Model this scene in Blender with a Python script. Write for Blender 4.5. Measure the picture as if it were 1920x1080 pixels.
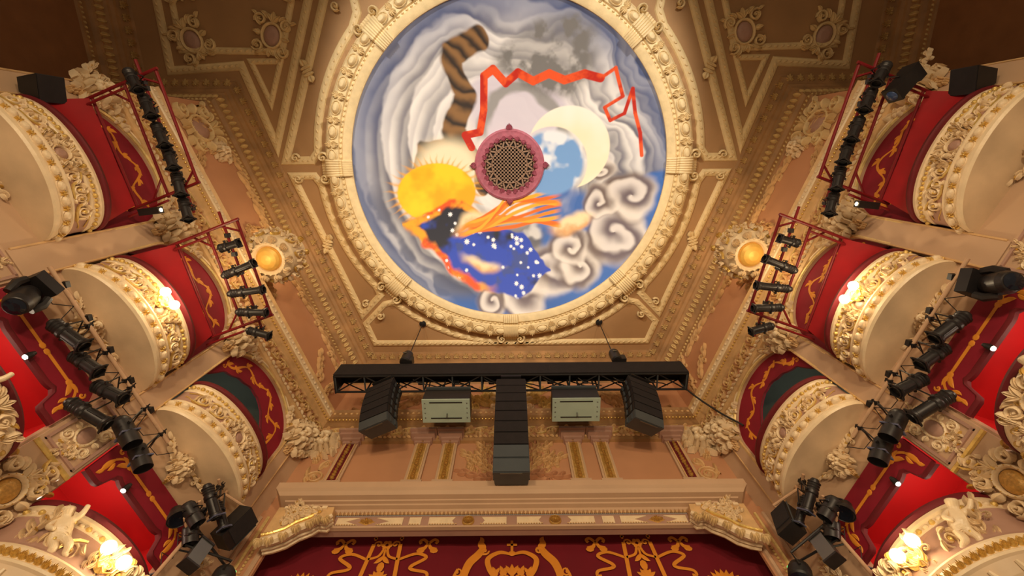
import bpy, math, random
import numpy as np
from mathutils import Vector, Matrix
random.seed(7); rng = np.random.RandomState(3)
PI = math.pi; R_ = math.radians
for o in list(bpy.data.objects): bpy.data.objects.remove(o)
SC = bpy.context.scene; COL = SC.collection
# ------------------------------------------------------------------ camera
cam = bpy.data.cameras.new('camera'); co = bpy.data.objects.new('camera', cam); COL.objects.link(co)
cam.sensor_fit = 'HORIZONTAL'; cam.sensor_width = 36.0; cam.lens = 866.0 / 1920 * 36
cam.clip_start = .05; cam.clip_end = 200
TH = R_(73.47); ROLL = R_(-0.5)
vd = Vector((0, math.cos(TH), math.sin(TH))); vu = Vector((0, -math.sin(TH), math.cos(TH))); vr = vd.cross(vu)
Mc = Matrix((vr, vu, -vd)).transposed() @ Matrix.Rotation(ROLL, 3, 'Z')
co.matrix_world = Matrix.Translation((0.045, 0, 0)) @ Mc.to_4x4()
SC.camera = co
# ------------------------------------------------------------------ light of the auditorium
SC.view_settings.view_transform = 'Standard'; SC.view_settings.look = 'None'
SC.view_settings.gamma = 1; SC.view_settings.use_curve_mapping = False; SC.view_settings.exposure = 0.0
w = bpy.data.worlds.new('world'); SC.world = w; w.use_nodes = True
w.node_tree.nodes['Background'].inputs[0].default_value = (1.0, .74, .48, 1); w.node_tree.nodes['Background'].inputs[1].default_value = .22
def lamp(name, kind, loc, energy, col, aim=None, **k):
    l = bpy.data.lights.new(name, kind); l.energy = energy; l.color = col
    for a, b in k.items(): setattr(l, a, b)
    o = bpy.data.objects.new(name, l); COL.objects.link(o); o.location = loc
    if aim is not None: o.rotation_euler = (Vector(aim) - Vector(loc)).to_track_quat('-Z', 'Y').to_euler()
    return o
WARM = (1.0, .76, .48)
for sx in (-1, 1):   # unseen spots added at gallery and circle fronts to light dome and walls
    lamp('added_dome_spot', 'SPOT', (sx * 5.5, -7.5, 4.5), 4000, (1.0, .93, .82), (sx * -.2, .6, 15.4), spot_size=R_(47), spot_blend=.3, shadow_soft_size=.35)
    lamp('circle_front_spot', 'SPOT', (sx * 3.5, -8.5, 1.5), 2100, WARM, (sx * -2.0, 5.5, 9.5), spot_size=R_(85), spot_blend=.8, shadow_soft_size=.5)
    lamp('circle_side_spot', 'SPOT', (sx * 2.0, -6.0, 1.0), 1300, WARM, (sx * 6.2, 3.8, 8.0), spot_size=R_(72), spot_blend=.8, shadow_soft_size=.4)
# ------------------------------------------------------------------ plan of the room (metres, origin at the camera)
H = 14.0; DC = (0.0, .44); RD = 4.62
A2 = Vector((-8.0, -1.3)); B2 = Vector((-5.0, 7.0)); e2 = (B2 - A2).normalized(); n2 = Vector((e2.y, -e2.x)); SL = (B2 - A2).length
def W(sd, s, o, z):           # point on a splayed wall: s along it, o into the room, z up; sd -1 left, 1 right
    p = A2 + e2 * s + n2 * o
    return Vector((p.x * -sd, p.y, z))
def FR(sd, s, o, z, th=0.0):  # frame on a splayed wall: x along, y up, z out of the wall
    c = W(sd, s, o, z); ex = (W(sd, s + 1, o, z) - c); nz = (W(sd, s, o + 1, z) - c)
    if sd == 1: ex = -ex
    return frame(c, ex, nz, th)
def frame(c, ex, nz, th=0.0, sx=1.0, sy=None, sz=None):
    nz = Vector(nz).normalized(); ex = Vector(ex); ex = (ex - nz * ex.dot(nz)).normalized(); ey = nz.cross(ex)
    sy = sx if sy is None else sy; sz = sx if sz is None else sz
    M = Matrix((ex, ey, nz)).transposed().to_4x4(); M.translation = Vector(c)
    return M @ Matrix.Rotation(th, 4, 'Z') @ Matrix.Diagonal((sx, sy, sz, 1))
# ------------------------------------------------------------------ materials
def lin(c): return tuple((x / 255 / 12.92 if x <= 10 else ((x / 255 + .055) / 1.055) ** 2.4) for x in c)
MT = {}
def mat(name, c, rough=.6, metal=0.0, var=.12, scale=3.0, bump=.0, c2=None, bscale=25, emit=None, sheen=0):
    m = bpy.data.materials.new(name); m.use_nodes = True; nt = m.node_tree; b = nt.nodes['Principled BSDF']
    c = lin(c); L = nt.links.new
    b.inputs['Roughness'].default_value = rough; b.inputs['Metallic'].default_value = metal
    tc = nt.nodes.new('ShaderNodeTexCoord'); nz = nt.nodes.new('ShaderNodeTexNoise'); nz.inputs['Scale'].default_value = scale; nz.inputs['Detail'].default_value = 6
    L(tc.outputs['Object'], nz.inputs['Vector'])
    rp = nt.nodes.new('ShaderNodeValToRGB'); rp.color_ramp.elements[0].position = .3; rp.color_ramp.elements[1].position = .7
    d = tuple(x * (1 - var) for x in c) if c2 is None else lin(c2)
    rp.color_ramp.elements[0].color = d + (1,); rp.color_ramp.elements[1].color = tuple(min(1, x * (1 + var * .6)) for x in c) + (1,)
    L(nz.outputs['Fac'], rp.inputs[0]); L(rp.outputs[0], b.inputs['Base Color'])
    if bump:
        n2_ = nt.nodes.new('ShaderNodeTexNoise'); n2_.inputs['Scale'].default_value = bscale; n2_.inputs['Detail'].default_value = 4
        L(tc.outputs['Object'], n2_.inputs['Vector'])
        bp = nt.nodes.new('ShaderNodeBump'); bp.inputs['Strength'].default_value = bump; bp.inputs['Distance'].default_value = .02
        L(n2_.outputs['Fac'], bp.inputs['Height']); L(bp.outputs[0], b.inputs['Normal'])
    if sheen: b.inputs['Sheen Weight'].default_value = sheen
    if emit: b.inputs['Emission Color'].default_value = lin(emit[0]) + (1,); b.inputs['Emission Strength'].default_value = emit[1]
    MT[name] = m; return m
mat('ceiling_tan', (168, 128, 84), .75, var=.10, scale=1.2, bump=.05)
mat('moulding_cream', (222, 194, 142), .6, var=.10, scale=6, bump=.15)
mat('rim_cream', (226, 200, 150), .55, var=.12, scale=5, bump=.2)
mat('cornice_tan', (164, 122, 76), .6, var=.3, scale=2.2, bump=.15)
mat('cornice_leaf', (208, 176, 118), .55, var=.22, scale=9, bump=.2)
mat('wall_pink', (196, 142, 104), .7, var=.08, scale=1.0, bump=.04)
mat('wall_stone', (198, 164, 132), .65, var=.07, scale=1.2, bump=.04)
mat('wall_brown', (140, 94, 56), .85, var=.15, scale=2.0, bump=.05)
mat('plaster_cream', (236, 212, 174), .36, var=.10, scale=6, bump=.2)
mat('plaster_warm', (214, 174, 122), .5, var=.14, scale=7, bump=.2)
mat('plaster_mauve', (176, 138, 120), .55, var=.06, scale=5)
mat('soffit', (216, 188, 152), .5, var=.26, scale=1.3, bump=.05)
mat('gold', (232, 196, 112), .26, .4, var=.2, scale=14, bump=.25)
mat('gold_dull', (204, 158, 82), .36, .35, var=.3, scale=12, bump=.25)
mat('gold_pale', (232, 204, 136), .34, .25, var=.2, scale=10, bump=.2)
mat('velvet', (152, 2, 12), .75, var=.16, scale=3)
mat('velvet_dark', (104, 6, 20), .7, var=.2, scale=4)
mat('pelmet_red', (136, 6, 34), .75, var=.10, scale=3, bump=.05)
mat('box_red', (196, 14, 20), .7, var=.08, scale=2)
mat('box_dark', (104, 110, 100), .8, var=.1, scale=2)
mat('curtain_red', (112, 0, 24), .85, var=.12, scale=1.5, bump=.05)
mat('print_gold', (226, 142, 40), .6, var=.08, scale=4)
mat('frame_red', (124, 20, 26), .45, var=.12, scale=8)
mat('black', (26, 23, 24), .5, var=.2, scale=10)
mat('black_cloth', (30, 24, 26), .9, var=.2, scale=6, bump=.2)
mat('lantern', (46, 42, 42), .42, .3, var=.25, scale=12)
mat('lantern_in', (8, 8, 9), .8)
mat('steel', (120, 122, 118), .35, .8, var=.1)
mat('pipe_tan', (196, 158, 124), .5, var=.12, scale=8)
mat('sub_grey', (172, 192, 178), .5, var=.06, scale=3)
mat('array_grey', (66, 72, 76), .5, var=.08, scale=4)
mat('lens', (70, 90, 130), .08, .2, var=.05)
mat('glass_dark', (24, 28, 40), .12, .1)
mat('grille_brown', (150, 118, 94), .6, var=.15, scale=10, bump=.2)
mat('grille_hole', (26, 18, 16), .9)
mat('grille_pink', (176, 96, 112), .5, var=.2, scale=9, bump=.2)
mat('globe', (255, 236, 200), .3, emit=((255, 226, 170), 14.0))
mat('bulb', (255, 244, 226), .3, emit=((255, 240, 215), 18.0))
mat('lit_bowl', (236, 186, 92), .45, .2, var=.12, scale=6, emit=((255, 176, 60), .03))
mat('gel_blue', (92, 96, 122), .4, var=.05)
mat('cable', (40, 34, 30), .7)
mat('led', (120, 220, 120), .4, emit=((120, 255, 140), 2.0))
# ------------------------------------------------------------------ mesh building
ORG = {}
class MB:
    def __init__(s): s.v = []; s.f = []; s.m = []; s.M = None
    def add(s, vs, fs, m=0):
        b = len(s.v)
        if s.M is not None: vs = [s.M @ Vector(v) for v in vs]
        s.v += [tuple(v) for v in vs]; s.f += [tuple(i + b for i in f) for f in fs]; s.m += [m] * len(fs)
    def grid(s, rows, m=0, closed=False, cap=False):   # rows of points, quads between
        n = len(rows[0]); vs = [p for r in rows for p in r]; fs = []
        for i in range(len(rows) - 1):
            for j in range(n if closed else n - 1):
                k = (j + 1) % n; fs.append((i * n + j, i * n + k, (i + 1) * n + k, (i + 1) * n + j))
        if cap: fs += [tuple(range(n))[::-1], tuple(range((len(rows) - 1) * n, len(rows) * n))]
        s.add(vs, fs, m)
    def box(s, c, sz, m=0, M=None):
        x, y, z = [q / 2 for q in sz]; c = Vector(c)
        vs = [Vector((a * x, b * y, d * z)) for d in (-1, 1) for b in (-1, 1) for a in (-1, 1)]
        vs = [c + (M @ v if M is not None else v) for v in vs]
        s.add(vs, [(0, 2, 3, 1), (4, 5, 7, 6), (0, 1, 5, 4), (2, 6, 7, 3), (0, 4, 6, 2), (1, 3, 7, 5)], m)
    def tube(s, pts, r, m=0, n=6, cap=True):
        pts = [Vector(p) for p in pts]; rows = []
        rs = r if isinstance(r, (list, tuple)) else [r] * len(pts)
        t0 = (pts[1] - pts[0]).normalized(); a = t0.orthogonal().normalized()
        for i, p in enumerate(pts):
            t = (pts[min(i + 1, len(pts) - 1)] - pts[max(i - 1, 0)]).normalized()
            a = (a - t * a.dot(t)).normalized(); b = t.cross(a)
            rows.append([p + (a * math.cos(2 * PI * k / n) + b * math.sin(2 * PI * k / n)) * rs[i] for k in range(n)])
        s.grid(rows, m, True, cap)
    def lathe(s, prof, M=None, m=0, n=16, cap=True):   # prof (r, z[, mat])
        rows = [[Vector((p[0] * math.cos(2 * PI * k / n), p[0] * math.sin(2 * PI * k / n), p[1])) for k in range(n)] for p in prof]
        if M is not None: rows = [[M @ v for v in r] for r in rows]
        for i in range(len(rows) - 1): s.grid(rows[i:i + 2], prof[i][2] if len(prof[i]) > 2 else m, True)
        if cap:
            s.add(rows[0], [tuple(range(n))[::-1]], prof[0][2] if len(prof[0]) > 2 else m)
            s.add(rows[-1], [tuple(range(n))], prof[-2][2] if len(prof[-2]) > 2 else m)
    # relief in a local plane: x, y in the plane, z out of it
    def leaf(s, x, y, ang, L, w, h=.03, curl=0.0, m=0, n=5):
        rows = []; a = ang
        for i in range(n + 1):
            t = i / n; ww = w * .5 * (math.sin(PI * min(1, t * .92 + .08)) ** .8) * (1 if i < n else 0.1); hh = h * (.5 + .9 * math.sin(PI * t * .8))
            nx, ny = -math.sin(a), math.cos(a)
            rows.append([(x + nx * ww, y + ny * ww, .1 * h), (x + nx * ww * .45, y + ny * ww * .45, hh), (x, y, hh * .7), (x - nx * ww * .45, y - ny * ww * .45, hh), (x - nx * ww, y - ny * ww, .1 * h)])
            x += math.cos(a) * L / n; y += math.sin(a) * L / n; a += curl / n
        s.grid(rows, m)
    def spiral(s, x, y, R, a0, turns=1.3, hand=1, w=.05, h=.04, m=0, r1=.18):
        n = max(8, int(11 * turns)); rows = []
        for i in range(n + 1):
            t = i / n; r = R * (1 - (1 - r1) * t); a = a0 + hand * 2 * PI * turns * t; ww = w * .5 * (1 - .5 * t) * (.55 + .45 * min(1, t * 5))
            c, sn = math.cos(a), math.sin(a)
            rows.append([(x + c * (r + q), y + sn * (r + q), z) for q, z in ((ww, 0), (ww * .6, h * .8), (0, h), (-ww * .6, h * .8), (-ww, 0))])
        s.grid(rows, m); s.bead(x, y, R * r1 * 1.15, R * r1 * 1.15, h * 1.3, 0, m, 6)
    def bead(s, x, y, rx, ry, h, ang=0, m=0, seg=8):
        c, sn = math.cos(ang), math.sin(ang); rows = []
        for k, q in ((1, 0), (.86, .55), (.5, .88)):
            rows.append([(x + c * rx * k * math.cos(2 * PI * j / seg) - sn * ry * k * math.sin(2 * PI * j / seg), y + sn * rx * k * math.cos(2 * PI * j / seg) + c * ry * k * math.sin(2 * PI * j / seg), h * q) for j in range(seg)])
        s.grid(rows, m, True); s.add(rows[-1] + [(x, y, h)], [(j, (j + 1) % seg, seg) for j in range(seg)], m)
    def ring(s, x, y, rx, ry, w, h, m=0, seg=20):
        rows = []
        for j in range(seg + 1):
            a = 2 * PI * j / seg; c, sn = math.cos(a), math.sin(a)
            rows.append([(x + c * (rx + q), y + sn * (ry + q), z) for q, z in ((-w / 2, 0), (-w * .3, h * .8), (0, h), (w * .3, h * .8), (w / 2, 0))])
        s.grid(rows, m)
    def stroke(s, pts, ws, h=.004, m=0, closed=False):  # flat ribbon with a little thickness
        pts = [Vector((p[0], p[1], 0)) for p in pts]; rows = []; N = len(pts)
        if not isinstance(ws, (list, tuple)): ws = [ws] * N
        for i, p in enumerate(pts):
            t = pts[min(i + 1, N - 1)] - pts[max(i - 1, 0)]; t.normalize(); nn = Vector((-t.y, t.x, 0)) * ws[i] / 2
            rows.append([(p + nn), (p + nn + Vector((0, 0, h))), (p - nn + Vector((0, 0, h))), (p - nn)])
        s.grid(rows, m)
    def mesh(s, name, mats, angle=38):
        me = bpy.data.meshes.new(name); me.from_pydata(s.v, [], s.f)
        for q in mats: me.materials.append(MT[q])
        me.polygons.foreach_set('material_index', s.m); me.polygons.foreach_set('use_smooth', [True] * len(s.f))
        me.update()
        if angle < 180: me.set_sharp_from_angle(angle=R_(angle))
        return me
    def build(s, name, mats, parent=None, angle=38, base=None, **k):
        if isinstance(mats, str): mats = [mats]
        V = np.array(s.v)
        if parent is not None: o3 = ORG[parent.name]
        elif base is not None: o3 = Vector(base)
        else: o3 = Vector(((V[:, 0].min() + V[:, 0].max()) / 2, (V[:, 1].min() + V[:, 1].max()) / 2, V[:, 2].min()))
        s.v = [tuple(r) for r in (V - np.array(o3))]
        ob = bpy.data.objects.new(name, s.mesh(name, mats, angle)); COL.objects.link(ob)
        if parent is not None: ob.parent = parent
        else: ob.location = o3
        ORG[ob.name] = Vector(o3); tag(ob, **k)
        return ob
def tag(o, label=None, cat=None, group=None, kind=None):
    for a, b in (('label', label), ('category', cat), ('group', group), ('kind', kind)):
        if b: o[a] = b
def empty(name, loc, **k):
    o = bpy.data.objects.new(name, None); COL.objects.link(o); o.location = loc; o.empty_display_size = .1; ORG[o.name] = Vector(loc); tag(o, **k); return o
def inst(me, name, parent, M, **k):            # a part that shares its mesh with its look-alikes
    o = bpy.data.objects.new(name, me); COL.objects.link(o); M = M.copy()
    if parent is not None: o.parent = parent; M.translation -= ORG[parent.name]
    o.matrix_basis = M; tag(o, **k)
    ORG[o.name] = ORG[parent.name] if parent is not None else M.translation.copy(); return o
def off_path(path, d, closed=False):           # offset to the left of the travel direction, mitred
    P = [Vector(p[:2]) for p in path]; out = []; N = len(P)
    for i in range(N):
        a = P[i] - P[i - 1] if (i > 0 or closed) else None; b = P[(i + 1) % N] - P[i] if (i < N - 1 or closed) else None
        na = Vector((-a.y, a.x)).normalized() if a is not None else None; nb = Vector((-b.y, b.x)).normalized() if b is not None else None
        if na is None: m = nb
        elif nb is None: m = na
        else: m = (na + nb).normalized(); m = m / max(.35, m.dot(na))
        out.append(P[i] + m * d)
    return out
def sweep(mb, path, prof, m=0, closed=False):   # prof (d, z[, mat])
    rows = []
    for p in prof:
        r = [(q.x, q.y, p[1]) for q in off_path(path, p[0], closed)]
        if closed: r.append(r[0])
        rows.append(r)
    for i in range(len(rows) - 1): mb.grid(rows[i:i + 2], prof[i][2] if len(prof[i]) > 2 else m)
def resample(path, step, closed=False, z=0.0):   # points and directions along a polyline
    P = [Vector(p[:2]) for p in path] + ([Vector(path[0][:2])] if closed else []); out = []
    for a, b in zip(P, P[1:]):
        L = (b - a).length; n = max(1, round(L / step)); d = (b - a) / max(L, 1e-6)
        for k in range(n): out.append((a + d * (L * (k + .5) / n), d))
    return out
def arc(c, r, a0, a1, n): return [(c[0] + r * math.cos(a0 + (a1 - a0) * i / n), c[1] + r * math.sin(a0 + (a1 - a0) * i / n)) for i in range(n + 1)]
# ------------------------------------------------------------------ shared ornaments
def make(fn, name, mats, angle=50):
    mb = MB(); fn(mb); return mb.mesh(name, mats, angle)
def f_palmette(mb, m=0):
    for k in range(-3, 4): mb.leaf(0.02 * k, 0, PI / 2 + k * -.42, .9 - .12 * abs(k), .24, .12, -k * .3, m)
    mb.bead(0, .02, .16, .12, .16, 0, m); mb.spiral(-.28, -.02, .16, 0, 1.1, -1, .09, .09, m); mb.spiral(.28, -.02, .16, PI, 1.1, 1, .09, .09, m)
def f_cart(mb):
    mb.bead(0, 0, .34, .42, .10, 0, 1, 20); mb.ring(0, 0, .42, .5, .13, .12, 0, 22)
    for k in range(16): mb.bead(.42 * math.cos(k * PI / 8), .5 * math.sin(k * PI / 8), .03, .03, .15, 0, 2, 5)
    for sx in (-1, 1):
        for sy in (-1, 1):
            mb.spiral(sx * .55, sy * .52, .26, PI / 2 * (1 - sx) + .6, 1.4, sx * sy, .14, .14, 0)
            mb.leaf(sx * .5, sy * .3, (0 if sx > 0 else PI) + sx * sy * .5, .42, .2, .12, sx * sy * 1.3, 0)
            mb.leaf(sx * .25, sy * .62, PI / 2 * sy - sx * sy * .5, .42, .2, .12, sx * sy * -1.2, 0)
        mb.leaf(sx * .45, 0, 0 if sx > 0 else PI, .34, .26, .14, 0, 0)
        mb.leaf(sx * .3, -.75, -PI / 2 - sx * -.7, .34, .14, .1, sx * 1.0, 2)
        mb.leaf(sx * .72, .62, PI / 2 - sx * .6, .3, .16, .1, sx * -1.2, 2)
    for k in (-1, 0, 1): mb.leaf(0, .5, PI / 2 + k * .5, .45, .2, .16, k * .5, 0); mb.leaf(0, -.5, -PI / 2 + k * .5, .38, .2, .14, k * .5, 0)
def f_scroll(mb):           # running scroll, about 1 long, .45 high
    mb.spiral(-.2, .02, .2, PI * .5, 1.6, 1, .08, .09, 0); mb.spiral(.26, -.02, .17, -PI * .5, 1.5, 1, .07, .09, 0)
    mb.stroke([(-.5, -.2), (-.35, -.19), (-.2, -.18), (0, -.1), (.1, .1), (.26, .17), (.45, .2)], [.03, .05, .06, .06, .06, .05, .03], .07, 1)
    for x, y, a, L, c in ((-.42, -.16, 1.9, .26, -1.4), (-.02, -.05, .9, .25, -1.2), (.05, .08, 2.3, .25, 1.4), (.42, .16, -1.2, .25, 1.3), (-.3, .2, .4, .2, -1), (.3, -.19, 3.5, .2, -1)): mb.leaf(x, y, a, L, .11, .09, c, 0)
    mb.bead(-.2, .02, .07, .07, .12, 0, 1); mb.bead(.26, -.02, .06, .06, .12, 0, 1)
def f_egg(mb): mb.bead(0, 0, .5, .36, .4, 0, 0, 10); mb.ring(0, 0, .56, .42, .12, .14, 0, 12)
def f_star(mb):
    for k in range(6): mb.leaf(0, 0, k * PI / 3, .55, .3, .22, 0, 0, 3)
    mb.bead(0, 0, .2, .2, .35, 0, 0, 6)
def f_ball(mb): mb.bead(0, 0, .5, .5, .55, 0, 0, 8)
def f_husk(mb, m=0):        # string of husks along +y, unit length
    for k in range(5):
        y = k * .2; w = 1 - .1 * k
        for q in (-1, 0, 1): mb.leaf(0, y, PI / 2 + q * .75, .21 * w, .12 * w, .08, q * -.9, m, 4)
        mb.bead(0, y + .02, .045 * w, .045 * w, .1, 0, m, 6)
def f_spray(mb, seed=1, m=0, m2=0):        # leafy branch, length about 1 along x
    r = random.Random(seed)
    pts = [(t, .12 * math.sin(t * 5), 0) for t in [i / 8 for i in range(9)]]
    mb.stroke(pts, [.05 - .004 * i for i in range(9)], .05, m)
    for i in range(9):
        x, y, _ = pts[i]; sg = 1 if i % 2 else -1
        mb.leaf(x, y, sg * (.5 + .5 * r.random()), .3 + .1 * r.random(), .11, .09, sg * -1.2, m); mb.leaf(x, y, -sg * (.9 + .4 * r.random()), .2, .08, .08, sg * 1.4, m if i % 3 else m2)
    mb.spiral(.2, .2, .12, -PI / 2, 1.3, 1, .05, .07, m); mb.spiral(.62, -.2, .12, PI / 2, 1.3, -1, .05, .07, m)
def f_mask(mb):             # carved head with a leaf mane
    def blob(c, r, m=0, seg=12):
        rows = [[(c[0] + r[0] * math.sin(PI * i / 7) * math.cos(2 * PI * j / seg), c[1] + r[1] * math.sin(PI * i / 7) * math.sin(2 * PI * j / seg), c[2] + r[2] * math.cos(PI * i / 7)) for j in range(seg)] for i in range(8)]
        mb.grid(rows, m, True)
    blob((0, 0, .16), (.2, .27, .2)); blob((0, -.03, .43), (.05, .1, .07)); blob((0, -.25, .32), (.12, .08, .1)); blob((-.11, .05, .34), (.07, .05, .06)); blob((.11, .05, .34), (.07, .05, .06)); blob((0, .2, .34), (.2, .08, .1))
    for sx in (-1, 1): blob((sx * .14, -.12, .3), (.1, .1, .1))
    for k in range(18):
        a = k * 2 * PI / 18; mb.leaf(.17 * math.cos(a), .22 * math.sin(a), a, .24 + .05 * (k % 2), .11, .26, .9 if k % 2 else -.9, 0)
    for k in range(22):
        a = k * 2 * PI / 22 + .1; mb.leaf(.26 * math.cos(a), .32 * math.sin(a), a, .30 + .10 * (k % 3), .12, .14, 1.3 if k % 2 else -1.3, 0)
    for k in range(7):
        a = k * 2 * PI / 7 + .4; mb.spiral(.46 * math.cos(a), .5 * math.sin(a), .09, a, 1.4, 1 if k % 2 else -1, .05, .12, 1)
    for sx in (-1, 1): mb.spiral(sx * .42, .34, .13, PI / 2, 1.5, -sx, .07, .2, 0); mb.spiral(sx * .4, -.36, .11, -PI / 2, 1.5, sx, .06, .18, 0)
    for k in range(3):
        for sx in (-1, 0, 1): mb.bead(sx * .1 * (1.2 - .3 * k), -.55 - .12 * k, .05, .06, .1, 0, 1, 7)
def f_tuft(mb):
    for k in range(-2, 3): mb.leaf(0, 0, PI / 2 + k * .55, .8 - .1 * abs(k), .3, .22, k * -.7, 0, 4)
S_ = dict(kind='structure')
me_palm = make(f_palmette, 'palmette', ['cornice_leaf']); me_tuft = make(f_tuft, 'leaf_tuft', ['cornice_leaf'])
me_cart = make(f_cart, 'cartouche', ['moulding_cream', 'plaster_mauve', 'moulding_cream']); me_cartg = make(f_cart, 'cartouche_gilt', ['plaster_cream', 'plaster_mauve', 'gold']); me_carto = make(f_cart, 'cartouche_gold_oval', ['plaster_cream', 'gold_dull', 'gold'])
me_scroll = make(f_scroll, 'scroll', ['plaster_warm', 'gold_pale']); me_scrollc = make(f_scroll, 'scroll_cream', ['plaster_cream', 'gold'])
me_egg = make(f_egg, 'egg', ['plaster_cream']); me_eggr = make(f_egg, 'rim_egg', ['rim_cream']); me_star = make(f_star, 'star', ['gold']); me_tuftr = make(f_tuft, 'rim_leaf', ['rim_cream'])
me_ballg = make(f_ball, 'bead_gold', ['gold']); me_ballc = make(f_ball, 'bead_cream', ['plaster_cream'])
me_huskg = make(f_husk, 'husk_gold', ['gold_dull']); me_huskc = make(f_husk, 'husk_cream', ['plaster_warm'])
me_spray = make(f_spray, 'spray', ['plaster_warm']); me_spray2 = make(lambda mb: f_spray(mb, 5, 0, 1), 'spray_pale', ['plaster_cream', 'gold']); me_sprayw = make(lambda mb: f_spray(mb, 9), 'spray_wall', ['wall_pink'])
me_mask = make(f_mask, 'mask', ['plaster_cream', 'plaster_warm'])
DN = Vector((0, 0, -1))
# ------------------------------------------------------------------ ceiling with the dome opening
mb = MB(); N = 96; ring_i = []; ring_o = []
for k in range(N + 1):
    a = 2 * PI * k / N; dx, dy = math.cos(a), math.sin(a); t = 1e9
    for lim, d, c in ((11.2, dx, DC[0]), (-11.2, dx, DC[0]), (7.3, dy, DC[1]), (-10.5, dy, DC[1])):
        if abs(d) > 1e-6 and (lim - c) / d > 0: t = min(t, (lim - c) / d)
    ring_i.append((DC[0] + dx * 4.75, DC[1] + dy * 4.75, H)); ring_o.append((DC[0] + dx * t, DC[1] + dy * t, H))
mid = [tuple((np.array(a) + np.array(b)) / 2) for a, b in zip(ring_i, ring_o)]
mb.grid([ring_i, mid, ring_o])
ceiling = mb.build('ceiling', 'ceiling_tan', base=(0, 0, H), **S_)
def moulding(path, w=.13, h=.06, closed=False, step=.17, name='panel_moulding', par=None, m='moulding_cream'):
    mb = MB(); sweep(mb, path, [(-w, H), (-w * .8, H - h * .6), (-w * .35, H - h), (w * .35, H - h), (w * .8, H - h * .6), (w, H)], 0, closed)
    for p, d in resample(path, step, closed):
        mb.M = frame((p.x, p.y, H - h * .95), (d.x, d.y, 0), DN, .5); mb.bead(0, 0, .06, .03, .03, 0, 0, 6); mb.M = None
    return mb.build(name, m, par or ceiling)
def mir(path): return [(-p[0], p[1]) for p in path][::-1]
a_of = lambda x, y: math.atan2(y - DC[1], x - DC[0])
RP = 5.58
for sx in (1, -1):
    X = (lambda p: p) if sx == 1 else mir
    moulding(X([(-9.35, -8), (-9.35, -2.2), (-7.38, -2.32), (-6.72, -.2), (-5.34, -3.86), (-3.9, -8)]), .12)
    moulding(X([(-8.95, -8), (-8.95, -2.72), (-6.2, -2.66), (-5.78, -3.86), (-4.35, -8)]), .09, .05)
    moulding(X([(-7.1, -2.42), (-6.28, -2.42), (-6.71, -1.35)]), .08, .05, True)
    moulding(X([(-3.3, -8), (-6.52, .22), (-5.75, .22), (-5.58, .0)] + arc(DC, RP, R_(185), R_(221), 16) + [(-4.05, -3.6), (-4.15, -4.2), (-3.4, -6.4), (-2.8, -8)]), .12)
    moulding(X([(-6.38, .66), (-5.74, .66), (-5.58, .9)] + arc(DC, RP, R_(174), R_(139.5), 16) + [(-4.12, 4.35), (-4.76, 5.0)]), .11, .06, True)
    p5 = [(-4.44, 6.0), (-4.68, 5.32), (-4.02, 4.66), (-3.78, 4.6)] + arc(DC, RP, R_(131), R_(91), 18)
    moulding(X(p5[::-1] + [(0, 6.02)]), .1, .055)
    for x, y, th in ((-5.56, -2.16, 1.17), (-5.58, 2.68, 1.92)):     # little collars tied round the straight mouldings
        mb = MB(); M = frame((x * sx, y, H - .05), (math.cos(th) * sx, math.sin(th), 0), DN)
        mb.M = M
        for q in (-.09, 0, .09): mb.ring(q, 0, .02, .12, .07, .07, 0, 10)
        for q in (-1, 1): mb.leaf(q * .12, 0, 0 if q > 0 else PI, .2, .22, .07, 0, 0)
        mb.M = None; mb.build('moulding_collar', 'moulding_cream', ceiling)
    for x, y, sc, th in ((-8.6, -2.95, .62, .5), (-6.42, -3.05, .62, -.3), (-8.75, -4.4, .6, .2), (-5.6, -4.4, .6, .2)):
        inst(me_cart, 'ceiling_cartouche', ceiling, frame((x * sx, y, H - .01), (1, 0, 0), DN, th * sx, sc))
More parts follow.
